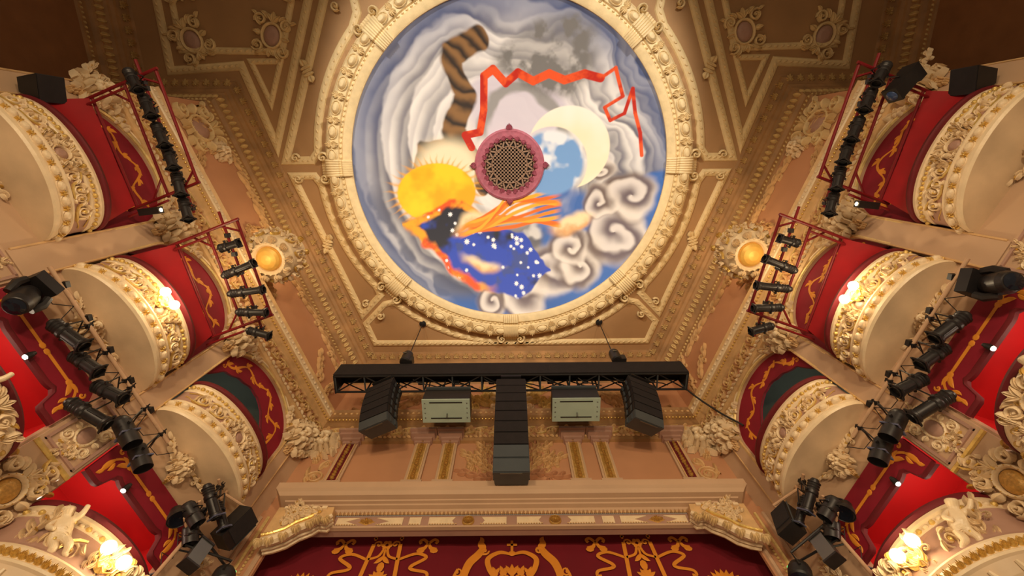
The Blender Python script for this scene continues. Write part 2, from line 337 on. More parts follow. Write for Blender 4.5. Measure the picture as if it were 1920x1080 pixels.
# ------------------------------------------------------------------ painted dome (plain stand-in painting: swirling sky)
def vnoise(x, y, seed=0):
    g = np.random.RandomState(seed).rand(64, 64); xi = np.floor(x).astype(int); yi = np.floor(y).astype(int); fx = x - xi; fy = y - yi
    fx = fx * fx * (3 - 2 * fx); fy = fy * fy * (3 - 2 * fy); q = lambda a, b: g[a % 64, b % 64]
    return (q(xi, yi) * (1 - fx) + q(xi + 1, yi) * fx) * (1 - fy) + (q(xi, yi + 1) * (1 - fx) + q(xi + 1, yi + 1) * fx) * fy
def fbm(x, y, seed=0, o=4): return sum(vnoise(x * 2 ** i, y * 2 ** i, seed + i) / 2 ** i for i in range(o)) / sum(1 / 2 ** i for i in range(o))
def ss(a, b, x): t = np.clip((x - a) / (b - a), 0, 1); return t * t * (3 - 2 * t)
def paint(u, v):
    C = lambda *c: np.array(lin(c)); N_ = len(u); full = lambda *c: np.tile(C(*c), (N_, 1))
    mix = lambda a, b, t: a + (b - a) * np.asarray(t)[:, None]
    r = np.hypot(u, v); th = np.arctan2(v, u); f1 = fbm(u * 2.5 + 9, v * 2.5 + 4, 11); f2 = fbm(u * 5 + 3, v * 5 + 8, 21); f3 = fbm(u * 11, v * 11 + 5, 31)
    wx = u + .22 * (f1 - .5) + .06 * (f2 - .5); wy = v + .22 * (fbm(u * 2.5 + 20, v * 2.5 + 30, 41) - .5) + .06 * (fbm(u * 5 + 50, v * 5, 51) - .5); wr = np.hypot(wx, wy)
    def folds(k, dark, lite, sharp=.82):      # sheets of cloud, each shading from dark to light and ending in a soft edge
        f = k % 1.0; a = ss(.0, sharp, f) * ss(1.0, sharp + .06, f); return mix(np.tile(dark, (N_, 1)), lite, a)
    sky = folds(wr * 6.2 + .5 * np.sin(2 * np.arctan2(wy, wx) + .6) + 1.2 * f1, C(92, 90, 106), C(248, 244, 240))
    fine = folds(wr * 15 + 3.0 * f1 + 1.0 * f2, C(128, 128, 146), C(246, 244, 240), .7)
    col = mix(sky, fine, .35 * np.ones(N_)); col = mix(col, C(246, 242, 238), ss(.66, .38, wr) * .8); col = mix(col, C(246, 242, 236), ss(.0, .6, v) * ss(.95, .6, r) * .35)
    low = ss(.15, -.35, v + .25 * (f1 - .5)); col = mix(col, C(70, 70, 84), low * (.30 + .55 * ss(.42, .62, f2 + .25 * np.sin(wr * 34 + 5 * f1))) * ss(.25, .5, r)); col = mix(col, C(150, 124, 106), ss(.2, .6, u) * ss(.2, -.3, v) * ss(.35, .65, f1) * .55)
    col = mix(col, C(70, 92, 142), ss(.78, 1.0, r + .12 * (f1 - .5)) * .72)
    col = mix(col, C(48, 104, 186), ss(.50, .60, fbm(u * 1.9 + 7, v * 1.9 + 2, 71) + .26 * ss(.0, .35, u) * ss(-.15, -.45, v) - .5 * ss(.05, -.25, u) - .3 * ss(-.2, .1, v) + .1 * ss(.1, .3, u) * ss(.3, .0, np.abs(v + .02))) * .9)
    col = mix(col, C(40, 92, 170), ss(-.84, -.94, v + .10 * (f1 - .5)))
    # rolling billows
    for cx, cy, R0, hnd in ((-.12, -.90, .14, -1), (.10, -.84, .19, 1), (.26, -.72, .23, 1), (.48, -.70, .2, -1), (.40, -.54, .17, 1), (.72, -.46, .22, -1), (.80, -.20, .19, 1), (.62, -.24, .13, 1), (.60, -.02, .1, -1)):
        px = wx - cx; py = wy - cy; d = np.hypot(px, py) / R0; a = np.arctan2(py, px); s = folds(d * 1.5 - hnd * a / (2 * PI) + .5 * f2, C(112, 94, 88), C(232, 222, 212), .7); t = ss(1.05, .75, d)[:, None] * .9; col = col * (1 - t) + s * t
    # lilac grey cloud above the grille
    col = mix(col, C(216, 208, 224), ss(.42, .30, np.hypot(wx - .05, (wy - .36) * 1.5)) * .8); col = mix(col, C(122, 124, 112), ss(.06, .02, np.abs(np.hypot(wx - .08, wy - .22) - .27)) * ss(.12, .25, v) * .7)
    col = mix(col, C(126, 124, 122), ss(.24, .16, np.hypot((wx - .26) / 1.5, wy - .66)) * (.5 + .5 * ss(.4, .6, f3)))
    # umber smoke
    for pts, w0 in ((((-.14, .80), (-.36, .66), (-.30, .44), (-.40, .22), (-.30, .06)), .075), (((-.36, .16), (-.58, .12), (-.66, -.04), (-.66, -.2)), .05), (((-.34, .12), (-.22, .02), (-.2, -.14)), .05)):
        D = np.full(N_, 9.0)
        for a, b in zip(pts, pts[1:]):
            L2 = (b[0] - a[0]) ** 2 + (b[1] - a[1]) ** 2; t = np.clip(((wx - a[0]) * (b[0] - a[0]) + (wy - a[1]) * (b[1] - a[1])) / L2, 0, 1); D = np.minimum(D, np.hypot(wx - a[0] - t * (b[0] - a[0]), wy - a[1] - t * (b[1] - a[1])))
        um = folds(wy * 9 + wx * 5 + f2, C(58, 48, 42), C(146, 108, 68), .6); t = ss(w0 * 1.1, w0 * .8, D)[:, None]; col = col * (1 - t) + um * t
    # yellow glow
    d = np.hypot((u + .50) / 1.3, v + .18); a = np.arctan2(v + .18, u + .50)
    col = mix(col, C(250, 236, 200), ss(.22, .1, np.hypot((u + .42) / 1.3, v - .01))); col = mix(col, C(240, 168, 40), ss(.28, .2, d + .06 * np.abs(np.sin(a * 19 + 3 * f3))) * .8); col = mix(col, mix(full(250, 176, 8), C(255, 214, 30), ss(.3, .6, f2)), ss(.205, .192, d))
    # night blue swathe, orange fringe, stars
    y1 = -.50 - .34 * (wx + .4); hw_ = .24 * ss(-.85, -.30, wx) * ss(.32, .05, wx); e_ = np.abs(wy - y1) - hw_; band = ss(.012, -.012, e_) * (hw_ > .01)
    nb_ = mix(mix(full(30, 30, 44), C(38, 72, 188), ss(.40, .58, f2)), C(70, 80, 96), ss(.6, .75, f3) * .5); t = band[:, None]; col = col * (1 - t) + nb_ * t
    col = mix(col, mix(full(232, 84, 14), C(252, 170, 30), ss(.35, .65, f3)), ss(.045, .01, np.abs(e_ + .015 + .05 * (f3 - .5))) * ss(-.05, -.25, wx) * (hw_ > .01) * ss(-.6, -.3, wy - y1 + .0))
    R2 = np.random.RandomState(5)
    for _ in range(90):
        sx_, sy_ = R2.uniform(-.7, .22), R2.uniform(-.95, -.2); d = np.hypot(u - sx_, v - sy_); a = np.arctan2(v - sy_, u - sx_); sz = R2.uniform(.012, .026); col = mix(col, C(250, 250, 255), ss(1, .5, d / (sz * (.5 + .5 * np.abs(np.cos(a * 4))) + 1e-6)) * band)
    # cream and orange streams
    for cx, cy, sx_, sy_, an in ((.42, -.37, .2, .06, .30), (-.28, -.40, .16, .07, .5), (-.20, -.66, .18, .06, -.2), (.30, -.06, .06, .1, -.25)):
        c_, s__ = math.cos(an), math.sin(an); p = (wx - cx) * c_ + (wy - cy) * s__; q = -(wx - cx) * s__ + (wy - cy) * c_; d = np.hypot(p / sx_, q / sy_); col = mix(col, mix(full(226, 170, 112), C(254, 226, 178), ss(.2, .8, q / sy_ * .5 + .5 + f3 - .5)), ss(1.2, .5, d + .9 * (f2 - .5)))
    for q in range(17):
        y2 = -.27 - .30 * (u - .34) ** 2 + .019 * (q - 8) + .035 * np.sin(u * 8 + q * .8) - .30 * ss(.12, -.26, u) * (q / 16 - .35); t = ss(.018, .008, np.abs(v - y2 - .03 * (f2 - .5))) * ss(-.40 + .03 * (q % 4), -.26, u) * ss(.38, .30, u); col = mix(col, C(*((238, 110, 16), (250, 176, 44), (246, 142, 26))[q % 3]), t)
    # pale crescent
    d1 = np.hypot(u - .40, v - .11); d2 = np.hypot(u - .29, v - .01); col = mix(col, mix(full(120, 166, 222), C(240, 244, 250), ss(.45, .58, f2)), ss(.235, .20, d2) * ss(.21, .25, r) * ss(.05, .12, u)); t = ss(.275, .265, d1) * ss(.236, .248, d2); col = mix(col, mix(full(252, 240, 206), C(255, 252, 240), ss(.3, .7, f1)), t)
    # red streamer
    pts = [(-.26, .12), (-.30, .20), (-.20, .22), (-.17, .36), (-.16, .56), (-.10, .60), (-.02, .52), (.06, .58), (.16, .53), (.26, .57), (.36, .53), (.48, .56), (.58, .53), (.66, .58), (.72, .42), (.62, .36), (.66, .28), (.74, .32), (.77, .46), (.80, .32), (.84, .20), (.86, .06)]
    for j, (a, b) in enumerate(zip(pts, pts[1:])):
        L2 = (b[0] - a[0]) ** 2 + (b[1] - a[1]) ** 2; t = np.clip(((u - a[0]) * (b[0] - a[0]) + (v - a[1]) * (b[1] - a[1])) / L2, 0, 1); d = np.hypot(u - a[0] - t * (b[0] - a[0]), v - a[1] - t * (b[1] - a[1])); wd = .024 if j < 12 else .010
        col = mix(col, mix(full(196, 40, 22), C(240, 90, 40), ss(.4, .6, f3)), ss(wd + .003, wd - .002, d))
    return np.clip(col, 0, 1)
nr, nt = 320, 1280; hcap = 1.55; Rs = (RD ** 2 + hcap ** 2) / (2 * hcap)
rr = np.linspace(.02, 1, nr); tt = np.linspace(0, 2 * PI, nt, endpoint=False); RRg, TTg = np.meshgrid(rr, tt, indexing='ij')
U = (RRg * np.cos(TTg)).ravel(); V = (RRg * np.sin(TTg)).ravel(); Zc = H - .02 - (Rs - hcap) + np.sqrt(Rs ** 2 - (RRg.ravel() * RD) ** 2)
vs = np.stack([U * RD + DC[0], -V * RD + DC[1], Zc - H], 1)
ii, jj = np.meshgrid(np.arange(nr - 1), np.arange(nt), indexing='ij'); ii = ii.ravel(); jj = jj.ravel(); kk = (jj + 1) % nt
fs = np.stack([ii * nt + jj, ii * nt + kk, (ii + 1) * nt + kk, (ii + 1) * nt + jj], 1)
me = bpy.data.meshes.new('dome_painting'); me.vertices.add(len(vs)); me.vertices.foreach_set('co', vs.astype(np.float32).ravel())
me.loops.add(fs.size); me.loops.foreach_set('vertex_index', fs.astype(np.int32).ravel()); me.polygons.add(len(fs)); me.polygons.foreach_set('loop_start', np.arange(0, fs.size, 4, dtype=np.int32)); me.update(calc_edges=True); me.validate()
me.polygons.foreach_set('use_smooth', [True] * len(fs))
at = me.color_attributes.new('paint', 'FLOAT_COLOR', 'POINT'); at.data.foreach_set('color', np.concatenate([paint(U, V), np.ones((len(U), 1))], 1).astype(np.float32).ravel())
m = bpy.data.materials.new('dome_paint'); m.use_nodes = True; b = m.node_tree.nodes['Principled BSDF']; b.inputs['Roughness'].default_value = .6
an = m.node_tree.nodes.new('ShaderNodeAttribute'); an.attribute_name = 'paint'; m.node_tree.links.new(an.outputs['Color'], b.inputs['Base Color']); me.materials.append(m)
dome = bpy.data.objects.new('dome_painting', me); COL.objects.link(dome); dome.parent = ceiling; ORG[dome.name] = Vector((0, 0, H)); dome['label'] = 'painted dome of swirling clouds with blue, orange and yellow patches'
# ------------------------------------------------------------------ dome rim
RPROF = [(4.60, H + .12), (4.58, H - .08), (4.63, H - .13), (4.80, H - .17), (4.83, H - .13), (4.90, H - .13), (4.93, H - .19), (5.10, H - .23), (5.25, H - .17), (5.30, H - .08), (5.36, H + .01)]
mb = MB(); NA = 144
mb.grid([[(DC[0] + r * math.cos(2 * PI * k / NA), DC[1] + r * math.sin(2 * PI * k / NA), z) for k in range(NA)] for r, z in RPROF], 0, True)
for k in range(210):
    a = 2 * PI * k / 210; mb.M = frame((DC[0] + 4.865 * math.cos(a), DC[1] + 4.865 * math.sin(a), H - .13), (-math.sin(a), math.cos(a), 0), DN); mb.bead(0, 0, .045, .03, .05, 0, 0, 6); mb.M = None
rim = mb.build('dome_rim', 'rim_cream', ceiling)
for k in range(48):
    a = 2 * PI * k / 48 + PI / 48
    P = lambda r, z, q=0: (DC[0] + r * math.cos(a + q), DC[1] + r * math.sin(a + q), z)
    if k % 6 != 5 or True:
        inst(me_eggr, 'rim_egg', rim, frame(P(5.09, H - .215), (-math.sin(a), math.cos(a), 0), DN, 0, .34, .3, .3))
    q = PI / 48
    if k % 6 != 5:
        for s2 in (-1, 1): inst(me_tuftr, 'rim_leaf', rim, frame(P(5.10, H - .21, q), (-math.sin(a + q), math.cos(a + q), 0), DN, 0 if s2 > 0 else PI, .26))
    if k % 2 == 0: inst(me_tuftr, 'rim_edge_leaf', rim, frame(P(5.3, H - .06, q), (-math.sin(a + q), math.cos(a + q), 0), DN, PI, .22))
for k in range(8):
    mb = MB(); a0 = PI / 4 * k
    for i in range(-3, 4):
        a = a0 + i * .0135
        pts = [(DC[0] + r * math.cos(a), DC[1] + r * math.sin(a), z - .045) for r, z in RPROF[1:]] ; pts.append((DC[0] + 5.46 * math.cos(a), DC[1] + 5.46 * math.sin(a), H))
        mb.tube(pts, .045, 0, 6)
    mb.M = frame((DC[0] + 5.42 * math.cos(a0), DC[1] + 5.42 * math.sin(a0), H - .05), (-math.sin(a0), math.cos(a0), 0), DN, PI)
    for q in (-1, 1):
        mb.spiral(q * .3, .02, .15, PI / 2, 1.3, -q, .1, .14, 0); mb.leaf(q * .1, .1, PI / 2 - q * .7, .3, .16, .1, q * -1, 0)
        mb.spiral(q * .3, -.78, .12, PI / 2, 1.3, -q, .08, .1, 0)
    mb.leaf(0, .05, PI / 2, .3, .2, .14, 0, 0); mb.M = None
    mb.build('rim_clasp', 'rim_cream', rim)
# ------------------------------------------------------------------ ventilation grille at the crown of the dome
zg = H + hcap - .10; gx, gy = DC
g = empty('ventilation_grille', (gx, gy, zg), label='round brown lattice ventilation grille with pink ornate ring at dome crown', cat='grille')
mb = MB(); Mg = frame((gx, gy, zg), (1, 0, 0), DN)
mb.lathe([(.8, -.06), (.8, .0), (.0001, .0)], Mg, 0, 32, False); mb.build('backing_plate', 'grille_hole', g)
for ax in (0, 1):
    for k in range(-4, 5):
        mb = MB(); mb.M = Mg; q = k * .115; L = math.sqrt(max(.01, .56 ** 2 - q * q))
        mb.box((q if ax == 0 else 0, q if ax else 0, .02), (.062 if ax == 0 else 2 * L, .062 if ax else 2 * L, .05)); mb.M = None; mb.build('lattice_bar', 'grille_brown', g)
for r, wd in ((.57, .05), (.79, .07)):
    mb = MB(); mb.M = Mg; mb.ring(0, 0, r, r, wd, .06, 0, 40); mb.M = None; mb.build('lattice_ring', 'grille_brown', g)
for k in range(16):
    mb = MB(); mb.M = Mg; a = k * PI / 8; mb.stroke([(.57 * math.cos(a), .57 * math.sin(a)), (.79 * math.cos(a + PI / 16), .79 * math.sin(a + PI / 16))], .05, .05); mb.stroke([(.79 * math.cos(a + PI / 16), .79 * math.sin(a + PI / 16)), (.57 * math.cos(a + PI / 8), .57 * math.sin(a + PI / 8))], .05, .05)
    mb.bead(.7 * math.cos(a), .7 * math.sin(a), .04, .05, .05, a, 0); mb.M = None; mb.build('spandrel_bar', 'grille_brown', g)
mb = MB(); mb.M = Mg
mb.grid([[(r * math.cos(2 * PI * k / 48), r * math.sin(2 * PI * k / 48), z) for k in range(48)] for r, z in ((.83, 0), (.84, .06), (.9, .08), (.98, .06), (1.06, .08), (1.12, .05), (1.13, -.05))], 0, True)
mb.M = None; rg = mb.build('ornate_ring', 'grille_pink', g)
MT_PINK = make(f_tuft, 'pink_leaf', ['grille_pink'])
for k in range(24):
    a = k * PI / 12; inst(MT_PINK, 'ring_leaf', rg, Mg @ frame((.9 * math.cos(a), .9 * math.sin(a), .05), (-math.sin(a), math.cos(a), 0), (0, 0, 1), .5, .22))
for k in range(4):
    a = k * PI / 2; inst(MT_PINK, 'ring_finial', rg, Mg @ frame((1.08 * math.cos(a), 1.08 * math.sin(a), .05), (-math.sin(a), math.cos(a), 0), (0, 0, 1), PI, .26))
# ------------------------------------------------------------------ ceiling cornice, following the walls
wallpath = [(-10.75, -10), (-10.75, -1.32), (-8.0, -1.3), (-5.0, 7.0), (5.0, 7.0), (8.0, -1.3), (10.75, -1.32), (10.75, -10)]
wp = wallpath[::-1]          # left of travel = into the room
def piece_path(i, j): return wp[i:j]
CP = [(0, 13.02), (.05, 13.05), (.07, 13.14), (.03, 13.18), (.05, 13.3), (.13, 13.36), (.16, 13.42), (.15, 13.46), (.22, 13.62), (.30, 13.66), (.32, 13.72), (.40, 13.76), (.42, 13.84), (.60, 13.90), (.62, 13.97), (.68, H)]
mb = MB(); sweep(mb, wp, CP); cornice = mb.build('cornice', 'cornice_tan', ceiling, 30)
for p, d in resample(off_path(wp, .51), .30):
    if p.y > -7.5: inst(me_palm, 'cornice_leaf', cornice, frame((p.x, p.y, 13.88), (d.x, d.y, 0), (-d.y * .35, d.x * .35, -1), PI, .17, .2, .35))
mb = MB()
for p, d in resample(off_path(wp, .17), .16):
    if p.y < -7.5: continue
    mb.M = frame((p.x, p.y, 13.52), (d.x, d.y, 0), (-d.y, d.x, -.6), 0); mb.leaf(0, -.12, PI / 2, .26, .13, .05, 0, 0, 4); mb.M = None
for p, d in resample(off_path(wp, .06), .11):
    if p.y < -7.5: continue
    mb.M = frame((p.x, p.y, 13.12), (d.x, d.y, 0), (-d.y, d.x, -.3), .6); mb.bead(0, 0, .045, .03, .05, 0, 0, 6); mb.M = None
mb.build('cornice_leafwork', 'cornice_leaf', cornice, 60, kind='stuff')
GSP = make(f_spray, 'gilt_spray', ['gold_pale'])
# ------------------------------------------------------------------ walls
ZE = 10.0
FINS = [(0.0, .42), (2.73, 3.2), (5.42, 5.81), (8.15, 8.45)]
BAYS = [(1.575, 1.155), (4.31, 1.11), (6.98, 1.17)]
def arch_pts(c, hw, n=28, dz=0.0): return [(c - (hw + dz) * math.cos(PI * k / n), 8.95 + (.97 + dz) * math.sin(PI * k / n)) for k in range(n + 1)]
def quad(mb, sd, s0, s1, z0, z1, o=0.0, m=0): mb.add([W(sd, s0, o, z0), W(sd, s1, o, z0), W(sd, s1, o, z1), W(sd, s0, o, z1)], [(0, 1, 2, 3)], m)
def slab(mb, sd, s0, s1, o0, o1, z0, z1, m=0):
    vs = [W(sd, s, o, z) for z in (z0, z1) for o in (o0, o1) for s in (s0, s1)]
    mb.add(vs, [(0, 2, 3, 1), (4, 5, 7, 6), (0, 1, 5, 4), (2, 6, 7, 3), (0, 4, 6, 2), (1, 3, 7, 5)], m)
WALL = {}
for sd, nm in ((-1, 'wall_left'), (1, 'wall_right')):
    mb = MB()
    quad(mb, sd, 0, SL, ZE, 13.1, 0, 1)
    for a, b in ((0, BAYS[0][0] - BAYS[0][1]), (BAYS[0][0] + BAYS[0][1], BAYS[1][0] - BAYS[1][1]), (BAYS[1][0] + BAYS[1][1], BAYS[2][0] - BAYS[2][1]), (BAYS[2][0] + BAYS[2][1], SL)): quad(mb, sd, a, b, 3.0, ZE)
    for i, (c, hw) in enumerate(BAYS):
        ap = arch_pts(c, hw)
        mb.grid([[W(sd, s, 0, z) for s, z in ap], [W(sd, s, 0, ZE) for s, z in ap]])
        full = [(c - hw, 6.85)] + ap + [(c + hw, 6.85)]
        mb.grid([[W(sd, s, 0, z) for s, z in full], [W(sd, s, -.3, z) for s, z in full]])
        quad(mb, sd, c - hw, c + hw, 6.28, 6.95)
        if i == 0: quad(mb, sd, c - hw, c + hw, 3.0, 6.3)
        else:
            a, b = c - 1.1, c + .83
            quad(mb, sd, c - hw, a, 3.0, 6.3); quad(mb, sd, b, c + hw, 3.0, 6.3)
            for q in (a, b): mb.add([W(sd, q, 0, 3), W(sd, q, 0, 6.28), W(sd, q, -.2, 6.28), W(sd, q, -.2, 3)], [(0, 1, 2, 3)])
            mb.add([W(sd, a, 0, 6.28), W(sd, b, 0, 6.28), W(sd, b, -.2, 6.28), W(sd, a, -.2, 6.28)], [(0, 1, 2, 3)])
    wl = mb.build(nm, ['wall_stone', 'wall_pink'], base=W(sd, SL / 2, 0, 3), **S_); WALL[sd] = wl
    # rooms behind the boxes
    for i, (c, hw) in enumerate(BAYS):
        mb = MB(); s0, s1 = c - hw - .05, c + hw + .05; z0, z1 = 6.85, 10.02
        P = lambda s, o, z: W(sd, s, o, z)
        for q in ([(s0, -1.9, z0), (s1, -1.9, z0), (s1, -1.9, z1), (s0, -1.9, z1)], [(s0, -.3, z0), (s0, -1.9, z0), (s0, -1.9, z1), (s0, -.3, z1)], [(s1, -.3, z0), (s1, -1.9, z0), (s1, -1.9, z1), (s1, -.3, z1)], [(s0, -.3, z1), (s1, -.3, z1), (s1, -1.9, z1), (s0, -1.9, z1)], [(s0, .0, z0), (s1, .0, z0), (s1, -1.9, z0), (s0, -1.9, z0)]):
            mb.add([P(*v) for v in q], [(0, 1, 2, 3)])
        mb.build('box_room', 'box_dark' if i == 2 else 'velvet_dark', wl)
        if i:
            mb = MB(); s0, s1 = c - 1.2, c + .93; z0, z1 = 3.2, 6.3
            for q in ([(s0, -1.6, z0), (s1, -1.6, z0), (s1, -1.6, z1), (s0, -1.6, z1)], [(s0, -.2, z0), (s0, -1.6, z0), (s0, -1.6, z1), (s0, -.2, z1)], [(s1, -.2, z0), (s1, -1.6, z0), (s1, -1.6, z1), (s1, -.2, z1)], [(s0, -.2, z1), (s1, -.2, z1), (s1, -1.6, z1), (s0, -1.6, z1)]):
                mb.add([P(*v) for v in q], [(0, 1, 2, 3)])
            mb.build('lower_box_room', 'box_red', wl)
            l = lamp('box_room_light', 'POINT', W(sd, c - .5, -.75, 5.35), 26, (1.0, .82, .6), shadow_soft_size=.08)
    # piers, with carved heads on top
    for k, (a, b) in enumerate(FINS):
        mb = MB(); slab(mb, sd, a + .02, b - .02, 0, .05, 6.35 if k else 3, 9.1)
        mb.build('pier_face', 'wall_stone', wl)
        mb = MB()
        for q in (a + .015, b - .015): mb.tube([W(sd, q, .05, 6.4), W(sd, q, .05, 9.2)], .018)
        mb.build('pier_bead', 'plaster_warm', wl)
        cc = (a + b) / 2
        inst(me_mask, 'carved_head', wl, FR(sd, cc, .06, 9.5) @ Matrix.Diagonal((.62, .68, .85, 1)))
        for q in (-1, 1): inst(me_spray2, 'carved_leaf_spray', wl, FR(sd, cc + q * .28, .03, 9.62, 0) @ Matrix.Rotation(.55 if q * -sd > 0 else PI - .55, 4, 'Z') @ Matrix.Diagonal((.38, .5, .8, 1)))
    for i, (c, hw) in enumerate(BAYS):     # arch mouldings
        for dz, r, mt in ((.035, .035, 'gold_pale'), (.12, .025, 'plaster_cream')):
            mb = MB(); mb.tube([W(sd, c - hw - dz, .02, 8.2)] + [W(sd, s, .02, z) for s, z in arch_pts(c, hw, 28, dz)] + [W(sd, c + hw + dz, .02, 8.2)], r); mb.build('arch_moulding', mt, wl)
    # lower piers: carved panel, gold fillet
    for a, b in ((5.14, 5.88), (2.47, 3.21)):
        mb = MB(); slab(mb, sd, a + .03, b - .03, 0, .06, 3.2, 6.32); lp = mb.build('lower_pier', 'wall_stone', wl)
        cc = (a + b) / 2; h = (b - a) / 2 - .1
        mb = MB()
        for z0_, z1_, s0_, s1_ in ((5.32, 5.36, a + .08, b - .08), (6.22, 6.26, a + .08, b - .08), (5.32, 6.26, a + .07, a + .11), (5.32, 6.26, b - .11, b - .07)): slab(mb, sd, s0_, s1_, .05, .09, z0_, z1_)
        mb.build('panel_frame', 'plaster_mauve', lp)
        mb = MB(); mb.tube([W(sd, a + .03, .08, 5.22), W(sd, b - .03, .08, 5.22)], .035); mb.build('gilt_fillet', 'gold', lp)
        inst(me_cartg, 'pier_cartouche', lp, FR(sd, cc, .06, 5.76) @ Matrix.Diagonal((.30, .36, .25, 1)))
        for q in (-1, 1): inst(me_spray2, 'panel_spray', lp, FR(sd, cc, .06, 5.76 + q * .2) @ Matrix.Rotation(q * PI / 2, 4, 'Z') @ Matrix.Diagonal((.26, .5, .5, 1)))
        inst(me_carto, 'pier_bracket', lp, FR(sd, cc, .10, 4.62) @ Matrix.Diagonal((.40, .40, .6, 1)))
        for q in (-1, 1): inst(me_scrollc, 'bracket_scroll', lp, FR(sd, cc + q * .1, .12, 4.62 + q * .36) @ Matrix.Rotation(PI / 2, 4, 'Z') @ Matrix.Diagonal((.36, .6, .8, 1)))
    # garlands on the attic wall
    gl = [(.9, 12.75, .35, 1.0), (1.9, 12.86, .15, 1.0), (2.8, 12.82, .0, .9), (5.0, 12.75, .15, .9), (5.9, 12.86, .1, 1.0), (6.9, 12.82, -.1, 1.0)]
    for s, z, th, sc in gl: inst(me_spray, 'attic_garland', wl, FR(sd, s if sd < 0 else s + sc * .9, .0, z, th * -sd) @ Matrix.Diagonal((sc, .55, .8, 1)))
    inst(me_cart, 'attic_cartouche', wl, FR(sd, .75, .0, 12.25) @ Matrix.Diagonal((.75, .75, .9, 1))); inst(me_mask, 'attic_flower', wl, FR(sd, 1.35, .0, 12.55) @ Matrix.Diagonal((.5, .5, .6, 1)))
    for s, z, th in ((.35, 11.7, 1.2), (1.1, 11.9, -.6), (8.25, 11.3, 1.6), (7.9, 11.6, 2.4), (8.3, 12.2, 1.9), (3.4, 11.9, 1.3), (5.05, 11.75, -1.2)): inst(me_spray, 'attic_spray', wl, FR(sd, s, .0, z, th if sd < 0 else PI - th) @ Matrix.Diagonal((.8, .6, .8, 1)))
    inst(me_mask, 'corner_flower', wl, FR(sd, 8.5, .02, 9.75) @ Matrix.Diagonal((.62, .7, .9, 1)))
    for z in (4.9, 5.3, 5.7): inst(me_spray2, 'pier_lace', wl, FR(sd, 8.3, .052, z, PI / 2) @ Matrix.Diagonal((.4, .6, .4, 1)))
    # side wall of the auditorium behind the splay
    mb = MB(); mb.grid([[(10.75 * sd, y, z) for y in (-10, -1.32)] for z in (4, 13.1)]); mb.grid([[(x * sd, -1.31, z) for x in (8.0, 10.75)] for z in (4, 13.1)])
    mb.build('wall_side_left' if sd < 0 else 'wall_side_right', 'wall_brown', **S_)
# ------------------------------------------------------------------ proscenium wall
mb = MB()
mb.add([(-5, 7, 7.6), (5, 7, 7.6), (5, 7, 13.1), (-5, 7, 13.1)], [(0, 1, 2, 3)])
for sx in (-1, 1): mb.box((sx * 4.78, 6.97, 5.3), (.62, .06, 4.8))
wf = mb.build('wall_front', 'wall_pink', base=(0, 7, 3), **S_)
FRF = lambda x, z, y=7.0, th=0: frame((x, y, z), (1, 0, 0), (0, -1, 0), th)
# entablature that runs along the splays and over the stage
EP = [(0, 9.96, 0), (.07, 9.98, 0), (.1, 10.06, 0), (.10, 10.14, 0), (.05, 10.17, 1), (.05, 10.6, 0), (.10, 10.63, 0), (.13, 10.72, 0), (.28, 10.77, 2), (.31, 10.79, 2), (.31, 10.93, 0), (.36, 10.98, 0), (.0, 11.06, 0)]
for i, nm, par in ((2, 'entablature', WALL[1]), (3, 'entablature', wf), (4, 'entablature', WALL[-1])):
    seg = wp[1:7] ; mb = MB(); L = []
    full = [(p[0], p[1]) for p in wp[2:6]]
    for p in EP:
        op = off_path(full, p[0]); L.append([(op[i - 2].x, op[i - 2].y, p[1]), (op[i - 1].x, op[i - 1].y, p[1])])
    for r0, r1, p in zip(L, L[1:], EP): mb.grid([r0, r1], p[2])
    en = mb.build(nm, ['plaster_warm' if i != 3 else 'cornice_tan', 'wall_pink', 'plaster_cream' if i != 3 else 'cornice_tan'], par)
    sp = full[i - 2:i]; mb = MB(); mg = MB()
    def along(d): return [off_path(full, d)[i - 2], off_path(full, d)[i - 1]]
    for k, (p, d) in enumerate(resample(along(.11), .12)):
        mb.M = frame((p.x, p.y, 10.08), (d.x, d.y, 0), (-d.y, d.x, 0)); (mb.bead(0, 0, .045, .035, .05, 0, 0, 6) if k % 2 else mb.leaf(-.05, .02, -.5, .12, .06, .04, .6, 0, 3)); mb.M = None
    for p, d in resample(along(.315), .15):
        mb.M = frame((p.x, p.y, 10.86), (d.x, d.y, 0), (-d.y, d.x, 0)); mb.bead(0, 0, .04, .045, .025, 0, 0, 8); mb.M = None
    for p, d in resample(along(.2), .09):
        mg.M = frame((p.x, p.y, 10.745), (d.x, d.y, 0), (-d.y, d.x, -1)); mg.bead(0, 0, .03, .03, .04, 0, 0, 6); mg.M = None
    mb.build('egg_and_leaf_course', 'plaster_cream' if i != 3 else 'plaster_warm', en, kind='stuff'); mg.build('gilt_bead_course', 'gold', en, kind='stuff')
    for k, (p, d) in enumerate(resample(along(.05), .62)): inst(me_scroll, 'frieze_scroll', en, frame((p.x, p.y, 10.385), (d.x, d.y, 0), (-d.y, d.x, 0), 0, .62, .72, .8))
